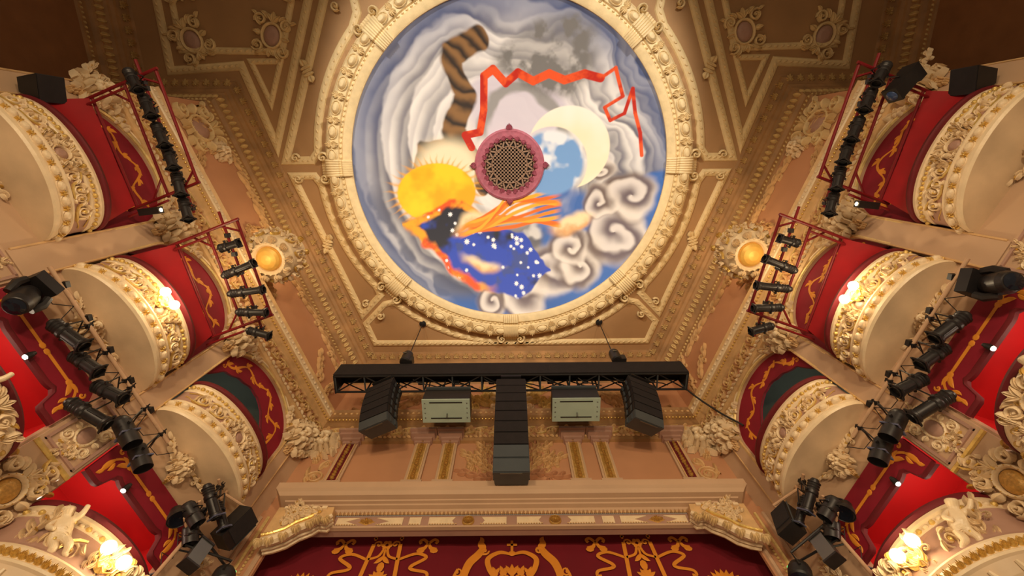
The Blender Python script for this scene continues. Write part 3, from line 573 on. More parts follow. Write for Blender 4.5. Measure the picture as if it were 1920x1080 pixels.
# pilasters with gilt panels
for x in (-3.98, -2.2, -1.52, 1.52, 2.2, 3.98):
    mb = MB(); mb.box((x, 6.97, 9.2), (.36, .08, 1.5)); pl = mb.build('pilaster', 'wall_stone', wf)
    mb = MB(); mb.box((x, 6.95, 8.45), (.46, .14, .12)); mb.build('pilaster_base', 'wall_stone', pl)
    mb = MB()
    for z, w_, d_ in ((9.90, .40, .12), (9.96, .46, .18), (10.03, .58, .28), (10.10, .66, .36)): mb.box((x, 7 - d_ / 2, z), (w_, d_, .075))
    mb.build('pilaster_capital', 'plaster_mauve', pl)
    for q in (-1, 1):
        mb = MB(); mb.box((x + q * .115, 6.92, 9.22), (.03, .03, 1.36)); mb.build('pilaster_fillet', 'plaster_warm', pl)
    mb = MB(); mb.box((x, 6.928, 9.22), (.2, .01, 1.34)); mb.build('gilt_ground', 'velvet_dark' if abs(x) > 3 else 'gold_dull', pl)
    for k in range(3): inst(me_huskg, 'gilt_husk', pl, FRF(x, 8.58 + .45 * k, 6.92) @ Matrix.Diagonal((.42, .48, .5, 1)))
for sx in (-1, 1):
    for x, z, th, sc in ((.42, 8.85, 1.0, .75), (.5, 9.1, .5, .7), (.45, 9.4, .9, .6), (.35, 8.7, .1, .75), (.6, 9.3, 1.7, .5), (.4, 9.0, 1.5, .8), (.8, 8.8, 1.2, .5)): inst(me_spray if x > .4 else me_sprayw, 'wall_spray', wf, FRF(sx * x, z, 7.0, th if sx > 0 else PI - th) @ Matrix.Diagonal((sc, .7, .7, 1)))
    mb = MB(); mb.M = FRF(sx * 4.42, 8.72); mb.spiral(0, 0, .26, 0, 2.0, sx, .08, .06); mb.spiral(sx * -.1, .45, .14, 0, 1.5, -sx, .05, .05); mb.leaf(.0, .25, PI / 2, .3, .14, .06, sx, 0); mb.leaf(sx * .1, -.1, PI / 2 - sx * .6, .5, .12, .05, sx * .8); mb.M = None; mb.build('volute', 'plaster_warm', wf)
    inst(me_mask, 'corner_flower', wf, FRF(sx * 4.62, 9.85) @ Matrix.Diagonal((.7, .75, .9, 1)))
    for x, z, th in ((3.9, 11.35, .5), (3.2, 11.5, .9), (4.2, 11.8, 1.5), (3.4, 12.1, .3)): inst(me_spray, 'attic_spray', wf, FRF(sx * x, z, 7.0, PI - th if sx > 0 else th) @ Matrix.Diagonal((.9, .7, .9, 1)))
    for pth in ([(.9, 11.3), (4.0, 11.3), (4.5, 11.6)], [(1.3, 11.55), (2.9, 12.35), (4.2, 12.5)]):
        mb = MB(); mb.tube([(sx * x, 6.98, z) for x, z in pth], .05); mb.build('attic_moulding', 'cornice_tan', wf)
    for x, z, th, sc in ((.25, 11.7, .3, .9), (.3, 11.95, .8, .8), (.2, 12.3, 1.2, .7), (.9, 11.5, .6, .7), (.8, 12.0, 2.2, .6)): inst(GSP, 'attic_gilt_spray', wf, FRF(sx * x, z, 7.0, th if sx > 0 else PI - th) @ Matrix.Diagonal((sc, .8, 1.2, 1)))
inst(me_cartg, 'attic_crest', wf, FRF(0, 11.9) @ Matrix.Diagonal((.8, .8, 1, 1)))
mb = MB(); mb.tube([(-4.3, 6.97, 8.47), (4.3, 6.97, 8.47)], .02); mb.build('gilt_fillet', 'gold_pale', wf)
# main cornice over the stage opening
XC = 4.69
cp = [(-XC, 7.02), (-XC, 6.40), (XC, 6.40), (XC, 7.02)]
mb = MB(); sweep(mb, cp[::-1], [(.0, 7.86), (.0, 7.70), (-.05, 7.66), (-.10, 7.60), (-.20, 7.585), (-.21, 7.56), (-.27, 7.55), (-.28, 7.52), (-.36, 7.50), (-.37, 7.44), (-.42, 7.42)])
mb.add([(-XC, 6.4, 7.86), (XC, 6.4, 7.86), (XC, 7.02, 7.86), (-XC, 7.02, 7.86)], [(0, 1, 2, 3)])
mc = mb.build('proscenium_cornice', 'wall_stone', wf, 25)
mb = MB()
for k in range(110):
    x = -4.25 + k * 8.5 / 109; mb.M = frame((x, 6.80, 7.43), (1, 0, 0), (0, -1, -.6)); mb.bead(0, 0, .024, .036, .028, 0, 0, 6); mb.leaf(.039, -.04, PI / 2, .08, .02, .03, 0, 0, 3); mb.M = None
mb.build('egg_and_dart_course', 'plaster_warm', mc, kind='stuff')
mb = MB(); mb.box((0, 6.95, 7.27), (9.0, .2, .3)); fz = mb.build('proscenium_frieze', 'plaster_mauve', wf)
mb = MB(); mb.box((0, 6.86, 7.125), (8.9, .08, .04)); mb.build('frieze_fillet', 'wall_stone', fz)
def fpanel(x0, x1, n0=None, n1=None):
    mb = MB(); xs = [x0, x1]
    if n0 == 'p': pts = [(x0, 7.18), (x0 + .25, 7.27), (x0, 7.36), (x1, 7.36), (x1, 7.18)]
    elif n1 == 'p': pts = [(x0, 7.18), (x0, 7.36), (x1, 7.36), (x1 - .25, 7.27), (x1, 7.18)]
    elif n0 == 'r': pts = [(x0 + .04, 7.18), (x0 + .1, 7.27), (x0 + .04, 7.36), (x1, 7.36), (x1, 7.18)]
    elif n1 == 'r': pts = [(x0, 7.18), (x0, 7.36), (x1 - .04, 7.36), (x1 - .1, 7.27), (x1 - .04, 7.18)]
    else: pts = [(x0, 7.18), (x0, 7.36), (x1, 7.36), (x1, 7.18)]
    n = len(pts); mb.add([(x, 6.848, z) for x, z in pts] + [(x, 6.83, z) for x, z in pts], [tuple(range(n, 2 * n))] + [(i, (i + 1) % n, n + (i + 1) % n, n + i) for i in range(n)])
    mb.build('frieze_panel', 'plaster_cream', fz)
    mb = MB()
    for k in range(int((x1 - x0) / .05)): mb.box((x0 + .03 + k * .05, 6.828, 7.19), (.028, .015, .02))
    mb.build('panel_dentils', 'plaster_warm', fz, kind='stuff')
me_ros = None
def f_ros(mb):
    mb.ring(0, 0, .9, .9, .3, .3, 0, 20)
    for k in range(8): mb.leaf(0, 0, k * PI / 4, .75, .42, .35, 0, 0, 4)
    mb.bead(0, 0, .25, .25, .5, 0, 0)
def f_loz(mb):
    mb.add([(-1, 0, 0), (0, -.55, 0), (1, 0, 0), (0, .55, 0), (0, 0, .25)], [(0, 1, 4), (1, 2, 4), (2, 3, 4), (3, 0, 4)], 0)
    for k in range(4): mb.leaf(0, 0, k * PI / 2, .7 if k % 2 == 0 else .4, .35, .4, 0, 0, 4)
    for k in range(4): mb.leaf(0, 0, k * PI / 2 + .6, .45, .25, .35, 0, 0, 4)
me_ros = make(f_ros, 'rosette', ['gold_dull']); me_loz = make(f_loz, 'lozenge', ['gold_dull'])
for sx in (-1, 1):
    X = lambda a, b, n0=None, n1=None: fpanel(a, b, n0, n1) if sx > 0 else fpanel(-b, -a, n1, n0)
    X(.1, .62, None, 'r'); X(1.05, 1.6, 'r', None); X(1.75, 1.98); X(2.1, 2.62, None, 'p'); X(2.95, 3.38, 'p', None)
    inst(me_ros, 'frieze_rosette', fz, FRF(sx * .84, 7.27, 6.85) @ Matrix.Diagonal((.115, .115, .15, 1))); inst(me_loz, 'frieze_lozenge', fz, FRF(sx * 2.8, 7.27, 6.85) @ Matrix.Diagonal((.17, .15, .12, 1)))
    mb = MB(); mb.box((sx * 3.48, 6.84, 7.27), (.08, .06, .3)); mb.build('frieze_pier', 'plaster_mauve', fz)
    # jamb mouldings
    for x, r, mt in ((4.98, .05, 'wall_stone'), (4.82, .035, 'gold_pale'), (4.55, .05, 'wall_stone')):
        mb = MB(); mb.tube([(sx * x, 6.93, 3.2), (sx * x, 6.93, 7.5)], r); jm = mb.build('jamb_moulding', mt, wf)
    mb = MB()
    for k in range(60): mb.M = frame((sx * 4.7, 6.93, 3.3 + k * .07), (0, 0, 1), (0, -1, 0)); mb.bead(0, 0, .028, .03, .03, 0, 0, 5); mb.M = None
    mb.build('jamb_bead_course', 'gold_pale', wf, kind='stuff')
    # carved corner console
    out = [(3.45, 7.42), (3.42, 7.2), (3.5, 7.08), (3.66, 7.1), (3.75, 7.0), (3.95, 6.88), (4.1, 6.72), (4.3, 6.62), (4.46, 6.58), (4.52, 6.68), (4.52, 7.42)]
    mb = MB(); n = len(out); mb.add([(sx * x, 6.62, z) for x, z in out] + [(sx * x, 6.92, z) for x, z in out], [tuple(range(n)), tuple(range(n, 2 * n))] + [(i, (i + 1) % n, n + (i + 1) % n, n + i) for i in range(n)])
    cs = mb.build('corner_console', 'plaster_warm', None, 30, label='carved plaster console with gilt band in top corner of stage opening', cat='console', group='consoles at the stage opening corners')
    rows = []; lip = out[1:9]
    mb = MB(); mb.tube([(sx * x, 6.62, z) for x, z in lip], [.04, .06, .07, .07, .08, .09, .1, .08], 0, 8); mb.build('console_lip', 'plaster_cream', cs)
    mb = MB(); mb.tube([(sx * (x + .06), 6.6, z + .15) for x, z in lip[2:]], .03, 0, 6); mb.build('console_gilt_band', 'gold', cs)
    for yy in (6.70, 6.78, 6.86):
        mb = MB(); mb.tube([(sx * x, yy, z - .005) for x, z in lip], .035, 0, 6); mb.build('console_rib', 'plaster_cream', cs)
    for k, (x, z) in enumerate(lip[1:]):
        inst(me_tuftr, 'console_leaf', cs, frame((sx * x, 6.58, z + .02), (1, 0, 0), (0, -1, -.3), sx * (2.6 + .1 * k) , .22, .22, .3))
    for k, (x, z, th) in enumerate(((3.75, 7.22, .2), (4.0, 7.05, .6), (4.1, 7.25, 1.2), (4.25, 6.95, 1.9), (3.65, 7.3, .1))): inst(me_spray2, 'console_spray', cs, frame((sx * x, 6.61, z), (1, 0, 0), (0, -1, 0), th if sx > 0 else PI - th, .36, .42, .5))
    for k in range(5):
        mb = MB(); mb.box((sx * (3.62 + .18 * k), 6.6, 7.38), (.1, .04, .06)); mb.build('console_dentil', 'plaster_cream', cs)
def ss1(a, b, x): t = min(1, max(0, (x - a) / (b - a))); return t * t * (3 - 2 * t)
# ------------------------------------------------------------------ boxes
def bal_pt(sd, c, a, b, t, z, q=1.0): return W(sd, c - a * math.cos(t) * q, b * math.sin(t) * q, z)
def bal_frame(sd, c, a, b, t, z, tilt=0.0):
    p = bal_pt(sd, c, a, b, t, z); d = bal_pt(sd, c, a, b, t + .01, z) - bal_pt(sd, c, a, b, t - .01, z)
    if sd == 1: d = -d
    d.normalize(); n = d.cross(Vector((0, 0, 1))).normalized()
    if n.dot(p - W(sd, c, 0, z)) < 0: n = -n
    n = (n + Vector((0, 0, tilt))).normalized()
    return frame(p, d, n)
def t_even(a, b, n):        # parameters evenly spaced along a half ellipse
    ts = np.linspace(0, PI, 400); x = -a * np.cos(ts); y = b * np.sin(ts); L = np.concatenate([[0], np.cumsum(np.hypot(np.diff(x), np.diff(y)))])
    return [float(np.interp((k + .5) / n * L[-1], L, ts)) for k in range(n)], float(L[-1])
ME_TG = make(f_tuft, 'gilt_tuft', ['gold']); ME_TC = make(f_tuft, 'cream_tuft', ['plaster_cream'])
NT = 44; TT = [PI * k / NT for k in range(NT + 1)]
# a plaster putto, one continuous body grown with a skin, reused on the lower boxes
def make_putto():
    J = [((0, 0, 0), .075), ((0, .01, .09), .085), ((0, 0, .2), .08), ((0, .01, .27), .04), ((0, .03, .34), .075), ((0, .04, .40), .062),
         ((-.09, .01, .21), .036), ((-.15, .08, .11), .032), ((-.09, .12, .07), .026), ((-.05, .13, .06), .028), ((.09, .01, .21), .036), ((.17, .05, .27), .032), ((.2, .06, .35), .026), ((.21, .06, .39), .028),
         ((-.06, .01, -.06), .06), ((.0, .09, -.17), .046), ((-.07, .05, -.27), .032), ((-.03, .07, -.31), .026), ((.06, .01, -.06), .06), ((.15, .08, -.13), .046), ((.12, .04, -.25), .032), ((.16, .07, -.28), .026)]
    E = [(0, 1), (1, 2), (2, 3), (3, 4), (4, 5), (2, 6), (6, 7), (7, 8), (8, 9), (2, 10), (10, 11), (11, 12), (12, 13), (0, 14), (14, 15), (15, 16), (16, 17), (0, 18), (18, 19), (19, 20), (20, 21)]
    me = bpy.data.meshes.new('putto_cage'); me.from_pydata([(p[0], p[2], p[1]) for p, r in J], E, []); ob = bpy.data.objects.new('putto_cage', me); COL.objects.link(ob)
    ob.modifiers.new('skin', 'SKIN'); ob.modifiers.new('sub', 'SUBSURF').levels = 2
    for v, (p, r) in zip(me.skin_vertices[0].data, J): v.radius = (r * 1.3, r * 1.3)
    me.skin_vertices[0].data[0].use_root = True
    dg = bpy.context.evaluated_depsgraph_get(); m2 = bpy.data.meshes.new_from_object(ob.evaluated_get(dg)); bpy.data.objects.remove(ob)
    m2.materials.clear(); m2.materials.append(MT['plaster_cream']); m2.name = 'putto'; return m2
me_putto = make_putto()
def box_upper(sd, i):
    c, hw = BAYS[i]; a, b0 = hw + .0, .70
    lb = ['gilded upper box front under dark red drape, farthest from the stage', 'gilded upper box front with lit globe lamps below bright red drape', 'gilded upper box front with open dark room, next to the stage'][i]
    r = empty('opera_box', W(sd, c, 0, 6.8), label=lb, cat='box', group='upper boxes, ' + ['rear pair', 'middle pair', 'stage pair'][i])
    prof = [(6.90, -.02), (6.93, .015), (6.98, .02), (7.01, -.01), (7.03, -.03), (7.20, -.04), (7.22, -.01), (7.245, -.01), (7.26, -.05), (7.30, -.08), (7.45, -.11), (7.60, -.11), (7.625, -.08), (7.645, -.08), (7.66, -.11), (7.79, -.12), (7.81, -.09), (7.86, -.09), (7.87, -.14)]
    mb = MB()
    rows = [[bal_pt(sd, c, a + .4 * d, b0 + d, t, z) for t in TT] for z, d in prof]
    for k in range(len(rows) - 1): mb.grid(rows[k:k + 2], 1 if 8 <= k <= 10 else 0)
    mb.build('front', ['plaster_cream', 'plaster_mauve'], r, 30)
    mb = MB(); mb.grid([[bal_pt(sd, c, a, b0 - .02, t, 6.90 - .10 * (1 - q) ** 1.5, q) for t in TT] for q in (1, .93, .85, .7, .5, .3, .1, .001)]); mb.build('soffit', 'soffit', r, 80)
    mb = MB(); rows = [[bal_pt(sd, c, a + .4 * d, b0 + d, t, z) for t in TT] for z, d in ((7.86, -.12), (7.85, -.03), (7.88, -.0), (7.94, -.02), (7.96, -.1), (7.95, -.2), (7.86, -.22))]; mb.grid(rows); mb.build('velvet_rail', 'velvet_dark', r, 60)
    ts, L = t_even(a, b0, 26)
    for k, t in enumerate(ts):
        M = bal_frame(sd, c, a - .01, b0 - .035, t, 7.115, -.1)
        inst(me_egg if k % 2 else me_star, 'egg' if k % 2 else 'gilt_star', r, M @ (Matrix.Diagonal((.165, .165, .17, 1)) if k % 2 else Matrix.Diagonal((.10, .10, .14, 1))))
    ts, L = t_even(a, b0 - .12, 34)
    for k, t in enumerate(ts): inst(me_ballg, 'gilt_bead', r, bal_frame(sd, c, a - .04, b0 - .118, t, 7.725) @ Matrix.Diagonal(((.085, .085, .09, 1) if k % 2 else (.055, .055, .06, 1))))
    for t, kind in ((PI * .5, 'c'), (PI * .36, 's'), (PI * .64, 's2'), (PI * .25, 's'), (PI * .75, 's2'), (PI * .43, 'l'), (PI * .57, 'l')):
        M = bal_frame(sd, c, a - .04, b0 - .11, t, 7.44)
        if kind == 'c': inst(me_cartg, 'cartouche', r, M @ Matrix.Diagonal((.27, .27, .5, 1)))
        elif kind == 'l': inst(me_spray2, 'leaf_spray', r, M @ Matrix.Rotation(PI / 2, 4, 'Z') @ Matrix.Translation((-.16, 0, 0)) @ Matrix.Diagonal((.34, .4, .8, 1)))
        else: inst(me_scrollc, 'scroll', r, M @ Matrix.Diagonal((.46 if kind == 's' else -.46, .66, .6, 1)))
    for q in (-1, 1):     # gilt lines that end the panel
        for z0, z1 in ((7.32, 7.46), (7.58, 7.5)):
            mb = MB(); mb.tube([bal_pt(sd, c, a - .03, b0 - .095, PI / 2 + q * (PI * .3 + k * .028), z0 + (z1 - z0) * math.sin(k / 12 * PI * .5) ** 2 * .7) for k in range(13)], .010, 0, 5); mb.build('gilt_line', 'gold', r)
    # pendant under the soffit
    inst(me_mask, 'soffit_pendant', r, FR(sd, c - .15, .06, 6.62) @ Matrix.Diagonal((.34, .36, .6, 1)))
    inst(me_huskg, 'pendant_husk', r, FR(sd, c - .15, .05, 6.5, PI) @ Matrix.Diagonal((.3, .26, .5, 1)))
    for q in (-1, 1): inst(me_spray2, 'pendant_spray', r, FR(sd, c - .15 + q * .1, .04, 6.72, 0) @ Matrix.Rotation(.25 if q * -sd > 0 else PI - .25, 4, 'Z') @ Matrix.Diagonal((.42, .4, .5, 1)))
    return r
def valance(sd, i):
    c, hw = BAYS[i]; n = 60
    r = empty('arch_valance', W(sd, c, -.08, 8.4), label=['crimson arched valance with gold leaf print behind dark drape far from stage', 'crimson arched valance with gold leaf print behind bright red drape', 'crimson arched valance with gold leaf print over open dark box'][i], cat='valance', group='valances in the upper arches ' + 'abc'[i])
    outer = [(c - hw, 8.3)] + arch_pts(c, hw, n - 2) + [(c + hw, 8.1)]; inner = []
    cu = np.array([0, .12, .28, .42, .56, .68, .78, .86, 1.0]); cx_ = np.array([-1.0, -.82, -.5, -.2, .1, .34, .52, .6, .64]); cz_ = np.array([8.3, 8.82, 9.12, 9.28, 9.24, 9.04, 8.78, 8.5, 8.1])
    for k in range(n + 1):
        t = k / n; inner.append((c + hw * float(np.interp(t, cu, cx_)), float(np.interp(t, cu, cz_)) - .03 * abs(math.sin(t * PI * 8)) * (0 < k < n)))
    mb = MB()
    for o0 in (-.06, -.10): mb.grid([[W(sd, s, o0, z) for s, z in outer], [W(sd, s, o0, z) for s, z in inner]])
    mb.grid([[W(sd, s, -.06, z) for s, z in inner], [W(sd, s, -.10, z) for s, z in inner]]); mb.build('cloth', 'pelmet_red', r, 60)
    mb = MB(); mb.tube([W(sd, s, -.055, z) for s, z in inner], .014, 0, 5); mb.build('trim_edge', 'velvet_dark', r)
    mb = MB(); Mw = FR(sd, c, -.058, 0)
    mb.M = Mw; pts = []
    for k in range(41):
        t = (6 + 48 * k / 40) / n; a_ = np.array(outer); b_ = np.array(inner); tt_ = np.linspace(0, 1, n + 1); f = .52 + .16 * math.sin(k * .5)
        x, z = [float(np.interp(t, tt_, a_[:, q])) * (1 - f) + float(np.interp(t, tt_, b_[:, q])) * f for q in (0, 1)]; pts.append(((x - c) if sd < 0 else (c - x), z))
    mb.stroke(pts, [.028 + .03 * abs(math.sin(k * .35)) for k in range(41)], .004)
    for k in range(1, 41, 4):
        x, y = pts[k]; dx, dy = pts[k][0] - pts[k - 1][0], pts[k][1] - pts[k - 1][1]; an = math.atan2(dy, dx)
        for q in (-1, 1):
            if (k // 4 + (q > 0)) % 2: mb.leaf(x, y, an + q * .9, .19, .08, .008, q * -1.3); mb.leaf(x, y, an + q * 1.7, .13, .06, .008, q * -1.0); mb.bead(x + .03 * q, y + .02, .034, .034, .008, 0, 0, 7)
    for k in (0, 40):
        x, y = pts[k]; mb.spiral(x, y - .05, .06, PI / 2, 1.1, 1 if k else -1, .03, .005)
    mb.M = None; mb.build('gold_print', 'print_gold', r)
def drape(sd, i):
    c, hw = BAYS[i]; s0, s1 = c - .97, c + .88; rows = []
    for q in [k / 14 for k in range(15)]:
        row = []
        for t in TT:
            A_ = bal_pt(sd, c, hw - .06, .60, t, 7.95); u = .5 - .5 * math.cos(t); u2 = (u * .6 + t / PI * .4); Bp = W(sd, s0 + (s1 - s0) * u2, .60 - .30 * u2, 8.60)
            p = A_.lerp(Bp, q); row.append(p + (W(sd, c, 0, 8) - W(sd, c, .10, 8)) * math.sin(PI * q) * math.sin(t) * 1.3 + Vector((0, 0, .004 * math.sin(t * 37))))
        rows.append(row)
    mb = MB(); mb.grid(rows)
    mb.build('masking_drape', 'velvet', None, 70, base=W(sd, c, .4, 7.95), label=['dark red masking drape from box rail to lantern frame, farthest from the stage', 'bright red masking drape above box front with globe lamps'][i], cat='drape', group='red masking drapes ' + ('rear', 'middle')[i])
def box_lower(sd, i):
    c, hw = BAYS[i]; c = c - .13; a = 1.0
    lb = {1: 'lower gilded box front below the middle upper box, with cherub', 2: 'lower gilded box front with lit globe lamps and cherub, next to stage'}[i]
    r = empty('opera_box', W(sd, c, 0, 3.4), label=lb, cat='box', group='lower boxes, ' + ('middle pair' if i == 1 else 'stage pair'))
    prof = [(3.2, .30), (3.45, .55), (3.75, .90), (3.88, 1.0), (3.90, 1.04), (3.93, 1.05), (3.95, 1.01), (4.06, .99), (4.09, 1.01), (4.12, .99), (4.16, .94), (4.35, .86), (4.52, .82), (4.54, .85), (4.56, .82), (4.67, .79), (4.69, .82), (4.74, .81), (4.75, .76)]
    mb = MB(); rows = [[bal_pt(sd, c, a + .25 * (d - .8), d, t, z) for t in TT] for z, d in prof]
    for k in range(len(rows) - 1): mb.grid(rows[k:k + 2], 1 if 9 <= k <= 12 else (2 if k < 4 else 0))
    mb.build('front', ['plaster_cream', 'plaster_mauve', 'soffit'], r, 30)
    mb = MB(); mb.grid([[bal_pt(sd, c, a + .25 * (d - .8), d, t, z) for t in TT] for z, d in ((4.74, .78), (4.73, .84), (4.77, .87), (4.82, .84), (4.83, .7), (4.72, .66))]); mb.build('velvet_rail', 'velvet_dark', r, 60)
    ts, L = t_even(a, 1.0, 40)
    for k, t in enumerate(ts): inst(ME_TG, 'gilt_leaf', r, bal_frame(sd, c, a + .05, 1.0, t, 3.96, -.2) @ Matrix.Diagonal((.10, .12, .16, 1)))
    ts, L = t_even(a, .8, 30)
    for k, t in enumerate(ts): inst(me_ballg if k % 2 else me_egg, 'rail_bead', r, bal_frame(sd, c, a, .80, t, 4.615) @ Matrix.Diagonal((.075, .075, .08, 1)))
    for k in range(9):      # ribs under the front
        t = PI * (.14 + .72 * k / 8); mb = MB(); mb.tube([bal_pt(sd, c, a + .25 * (d - .8) + .01, d + .01, t, z) for z, d in ((3.4, .5), (3.6, .72), (3.75, .9), (3.84, .97))], [.02, .035, .04, .02], 0, 6); mb.build('rib', 'plaster_cream', r)
    for t, kind, z in ((PI * .60, 'c', 4.33), (PI * .30, 's', 4.3), (PI * .78, 's2', 4.3), (PI * .44, 'l', 4.28), (PI * .70, 'l', 4.28), (PI * .2, 'l', 4.3), (PI * .88, 's', 4.3), (PI * .5, 's2', 4.4)):
        M = bal_frame(sd, c, a + .02, .88, t, z, -.45)
        if kind == 'c': inst(me_cartg, 'cartouche', r, M @ Matrix.Diagonal((.34, .34, .4, 1)))
        elif kind == 'l': inst(me_spray2, 'leaf_spray', r, M @ Matrix.Rotation(PI / 2, 4, 'Z') @ Matrix.Translation((-.15, 0, 0)) @ Matrix.Diagonal((.40, .5, .7, 1)))
        else: inst(me_scrollc, 'scroll', r, M @ Matrix.Diagonal((.46 if kind == 's' else -.46, .62, .7, 1)))
    M = bal_frame(sd, c, a + .02, .90, PI * (.27 if i == 2 else .52), 4.36, -.4)
    pt = inst(me_putto, 'cherub', r, M @ Matrix.Rotation(.5 * -sd, 4, 'Z') @ Matrix.Diagonal((.85, .85, 1.0, 1)), label='cream plaster cherub leaning on the box front')
def sm2(x, xe, q): return [(x + (xe - x) * k / 8, 6.0 + .03 * math.sin(PI * k / 8) - .1 * (k / 8) ** 3) for k in range(9)]
def pelmet(sd, i):
    c, hw = BAYS[i]; a, b = c - 1.1, c + .83
    r = empty('box_pelmet', W(sd, (a + b) / 2, .03, 5.5), label=['', 'crimson pelmet with gold stripe over lower box below the middle drape', 'crimson pelmet with gold stripe over lower box next to the stage'][i], cat='pelmet', group='pelmets of lower boxes ' + ('middle', 'stage')[i - 1])
    top = []; bot = []; n = 32
    for k in range(n + 1):
        u = k / n; s = a + .02 + (b - a - .04) * u; e = min(u, 1 - u) * (b - a)
        top.append((s, 6.28 - .22 * max(0, 1 - e / .22) ** 2)); bot.append((s, 5.78 - (.26 * ss1(.38, .28, e) if e < .38 else 0) + .03 * math.exp(-((e - .42) / .06) ** 2)))
    mb = MB()
    for o in (.0, .05): mb.grid([[W(sd, s, o, z) for s, z in top], [W(sd, s, o, z) for s, z in bot]])
    mb.grid([[W(sd, s, .05, z) for s, z in top], [W(sd, s, 0, z) for s, z in top]]); mb.build('cloth', 'pelmet_red', r, 50)
    mb = MB(); mb.grid([[W(sd, s, .055, z + .02) for s, z in bot], [W(sd, s, .07, z - .01) for s, z in bot], [W(sd, s, .055, z - .05) for s, z in bot], [W(sd, s, -.01, z - .05) for s, z in bot]]); mb.build('fringe', 'velvet_dark', r, 50)
    mb = MB(); mb.M = FR(sd, (a + b) / 2, .053, 0); h = (b - a) / 2; 
    mb.stroke([(-h + .42, 6.0), (-.05, 6.0)], .045); mb.stroke([(.05, 6.0), (h - .42, 6.0)], .045)
    for q in (-1, 1):
        mb.bead(q * .05, 6.0, .05, .045, .008, 0, 0, 8); x = q * (h - .40); mb.bead(x, 6.0, .05, .05, .008, 0, 0, 8)
        mb.leaf(x, 6.0, -PI / 2 + q * 1.1, .22, .08, .008, q * -.9); mb.leaf(x, 5.98, PI / 2 - q * 1.0, .2, .07, .008, q * -1.0); xe = q * (h - .17); mb.stroke(sm2(x, xe, q), .035); mb.leaf(xe, 5.90, -PI / 2 + q * .2, .3, .08, .008, q * -.6); mb.leaf(xe - q * .03, 5.86, -PI / 2 - q * .5, .16, .06, .008, q * .9); mb.spiral(xe + q * .02, 6.04, .05, PI / 2, 1.0, -q, .04, .008); mb.leaf(xe, 5.70, -PI / 2, .14, .06, .008, q * .7)
    mb.M = None; mb.build('gold_print', 'print_gold', r)

def globe_lamp(sd, M, lb, grp, loc):
    r = empty('globe_lamp', M.translation, label=lb, cat='lamp', group=grp); pw = 34 if 'upper' in lb else 14
    mb = MB(); mb.M = M; mb.bead(0, 0, .09, .12, .04, 0, 0, 12)
    for q in (-1, 1): mb.tube([(0, -.04, .03), (q * .05, -.12, .08), (q * .11, -.1, .13), (q * .13, 0, .14)], .012, 0, 6); mb.leaf(0, 0, PI / 2 - q * .8, .2, .09, .05, -q); mb.lathe([(.035, -.0), (.03, .03)], Matrix.Translation((q * .13, 0, .14)) @ Matrix.Rotation(-PI / 2, 4, 'X'), 0, 8)
    mb.M = None; mb.build('bracket', 'gold', r)
    for q in (-1, 1):
        mb = MB(); mb.M = M; rows = [[(q * .13 + .08 * math.sin(PI * i / 10) * math.cos(2 * PI * j / 16), .06 - .08 * math.cos(PI * i / 10), .14 + .08 * math.sin(PI * i / 10) * math.sin(2 * PI * j / 16)) for j in range(16)] for i in range(11)]; mb.grid(rows, 0, True); mb.M = None; mb.build('globe', 'globe', r, 180, label='lit white glass globe')
    lamp('globe_light', 'POINT', M @ Vector((0, .06, .36)), pw, (1.0, .78, .48), shadow_soft_size=.1)
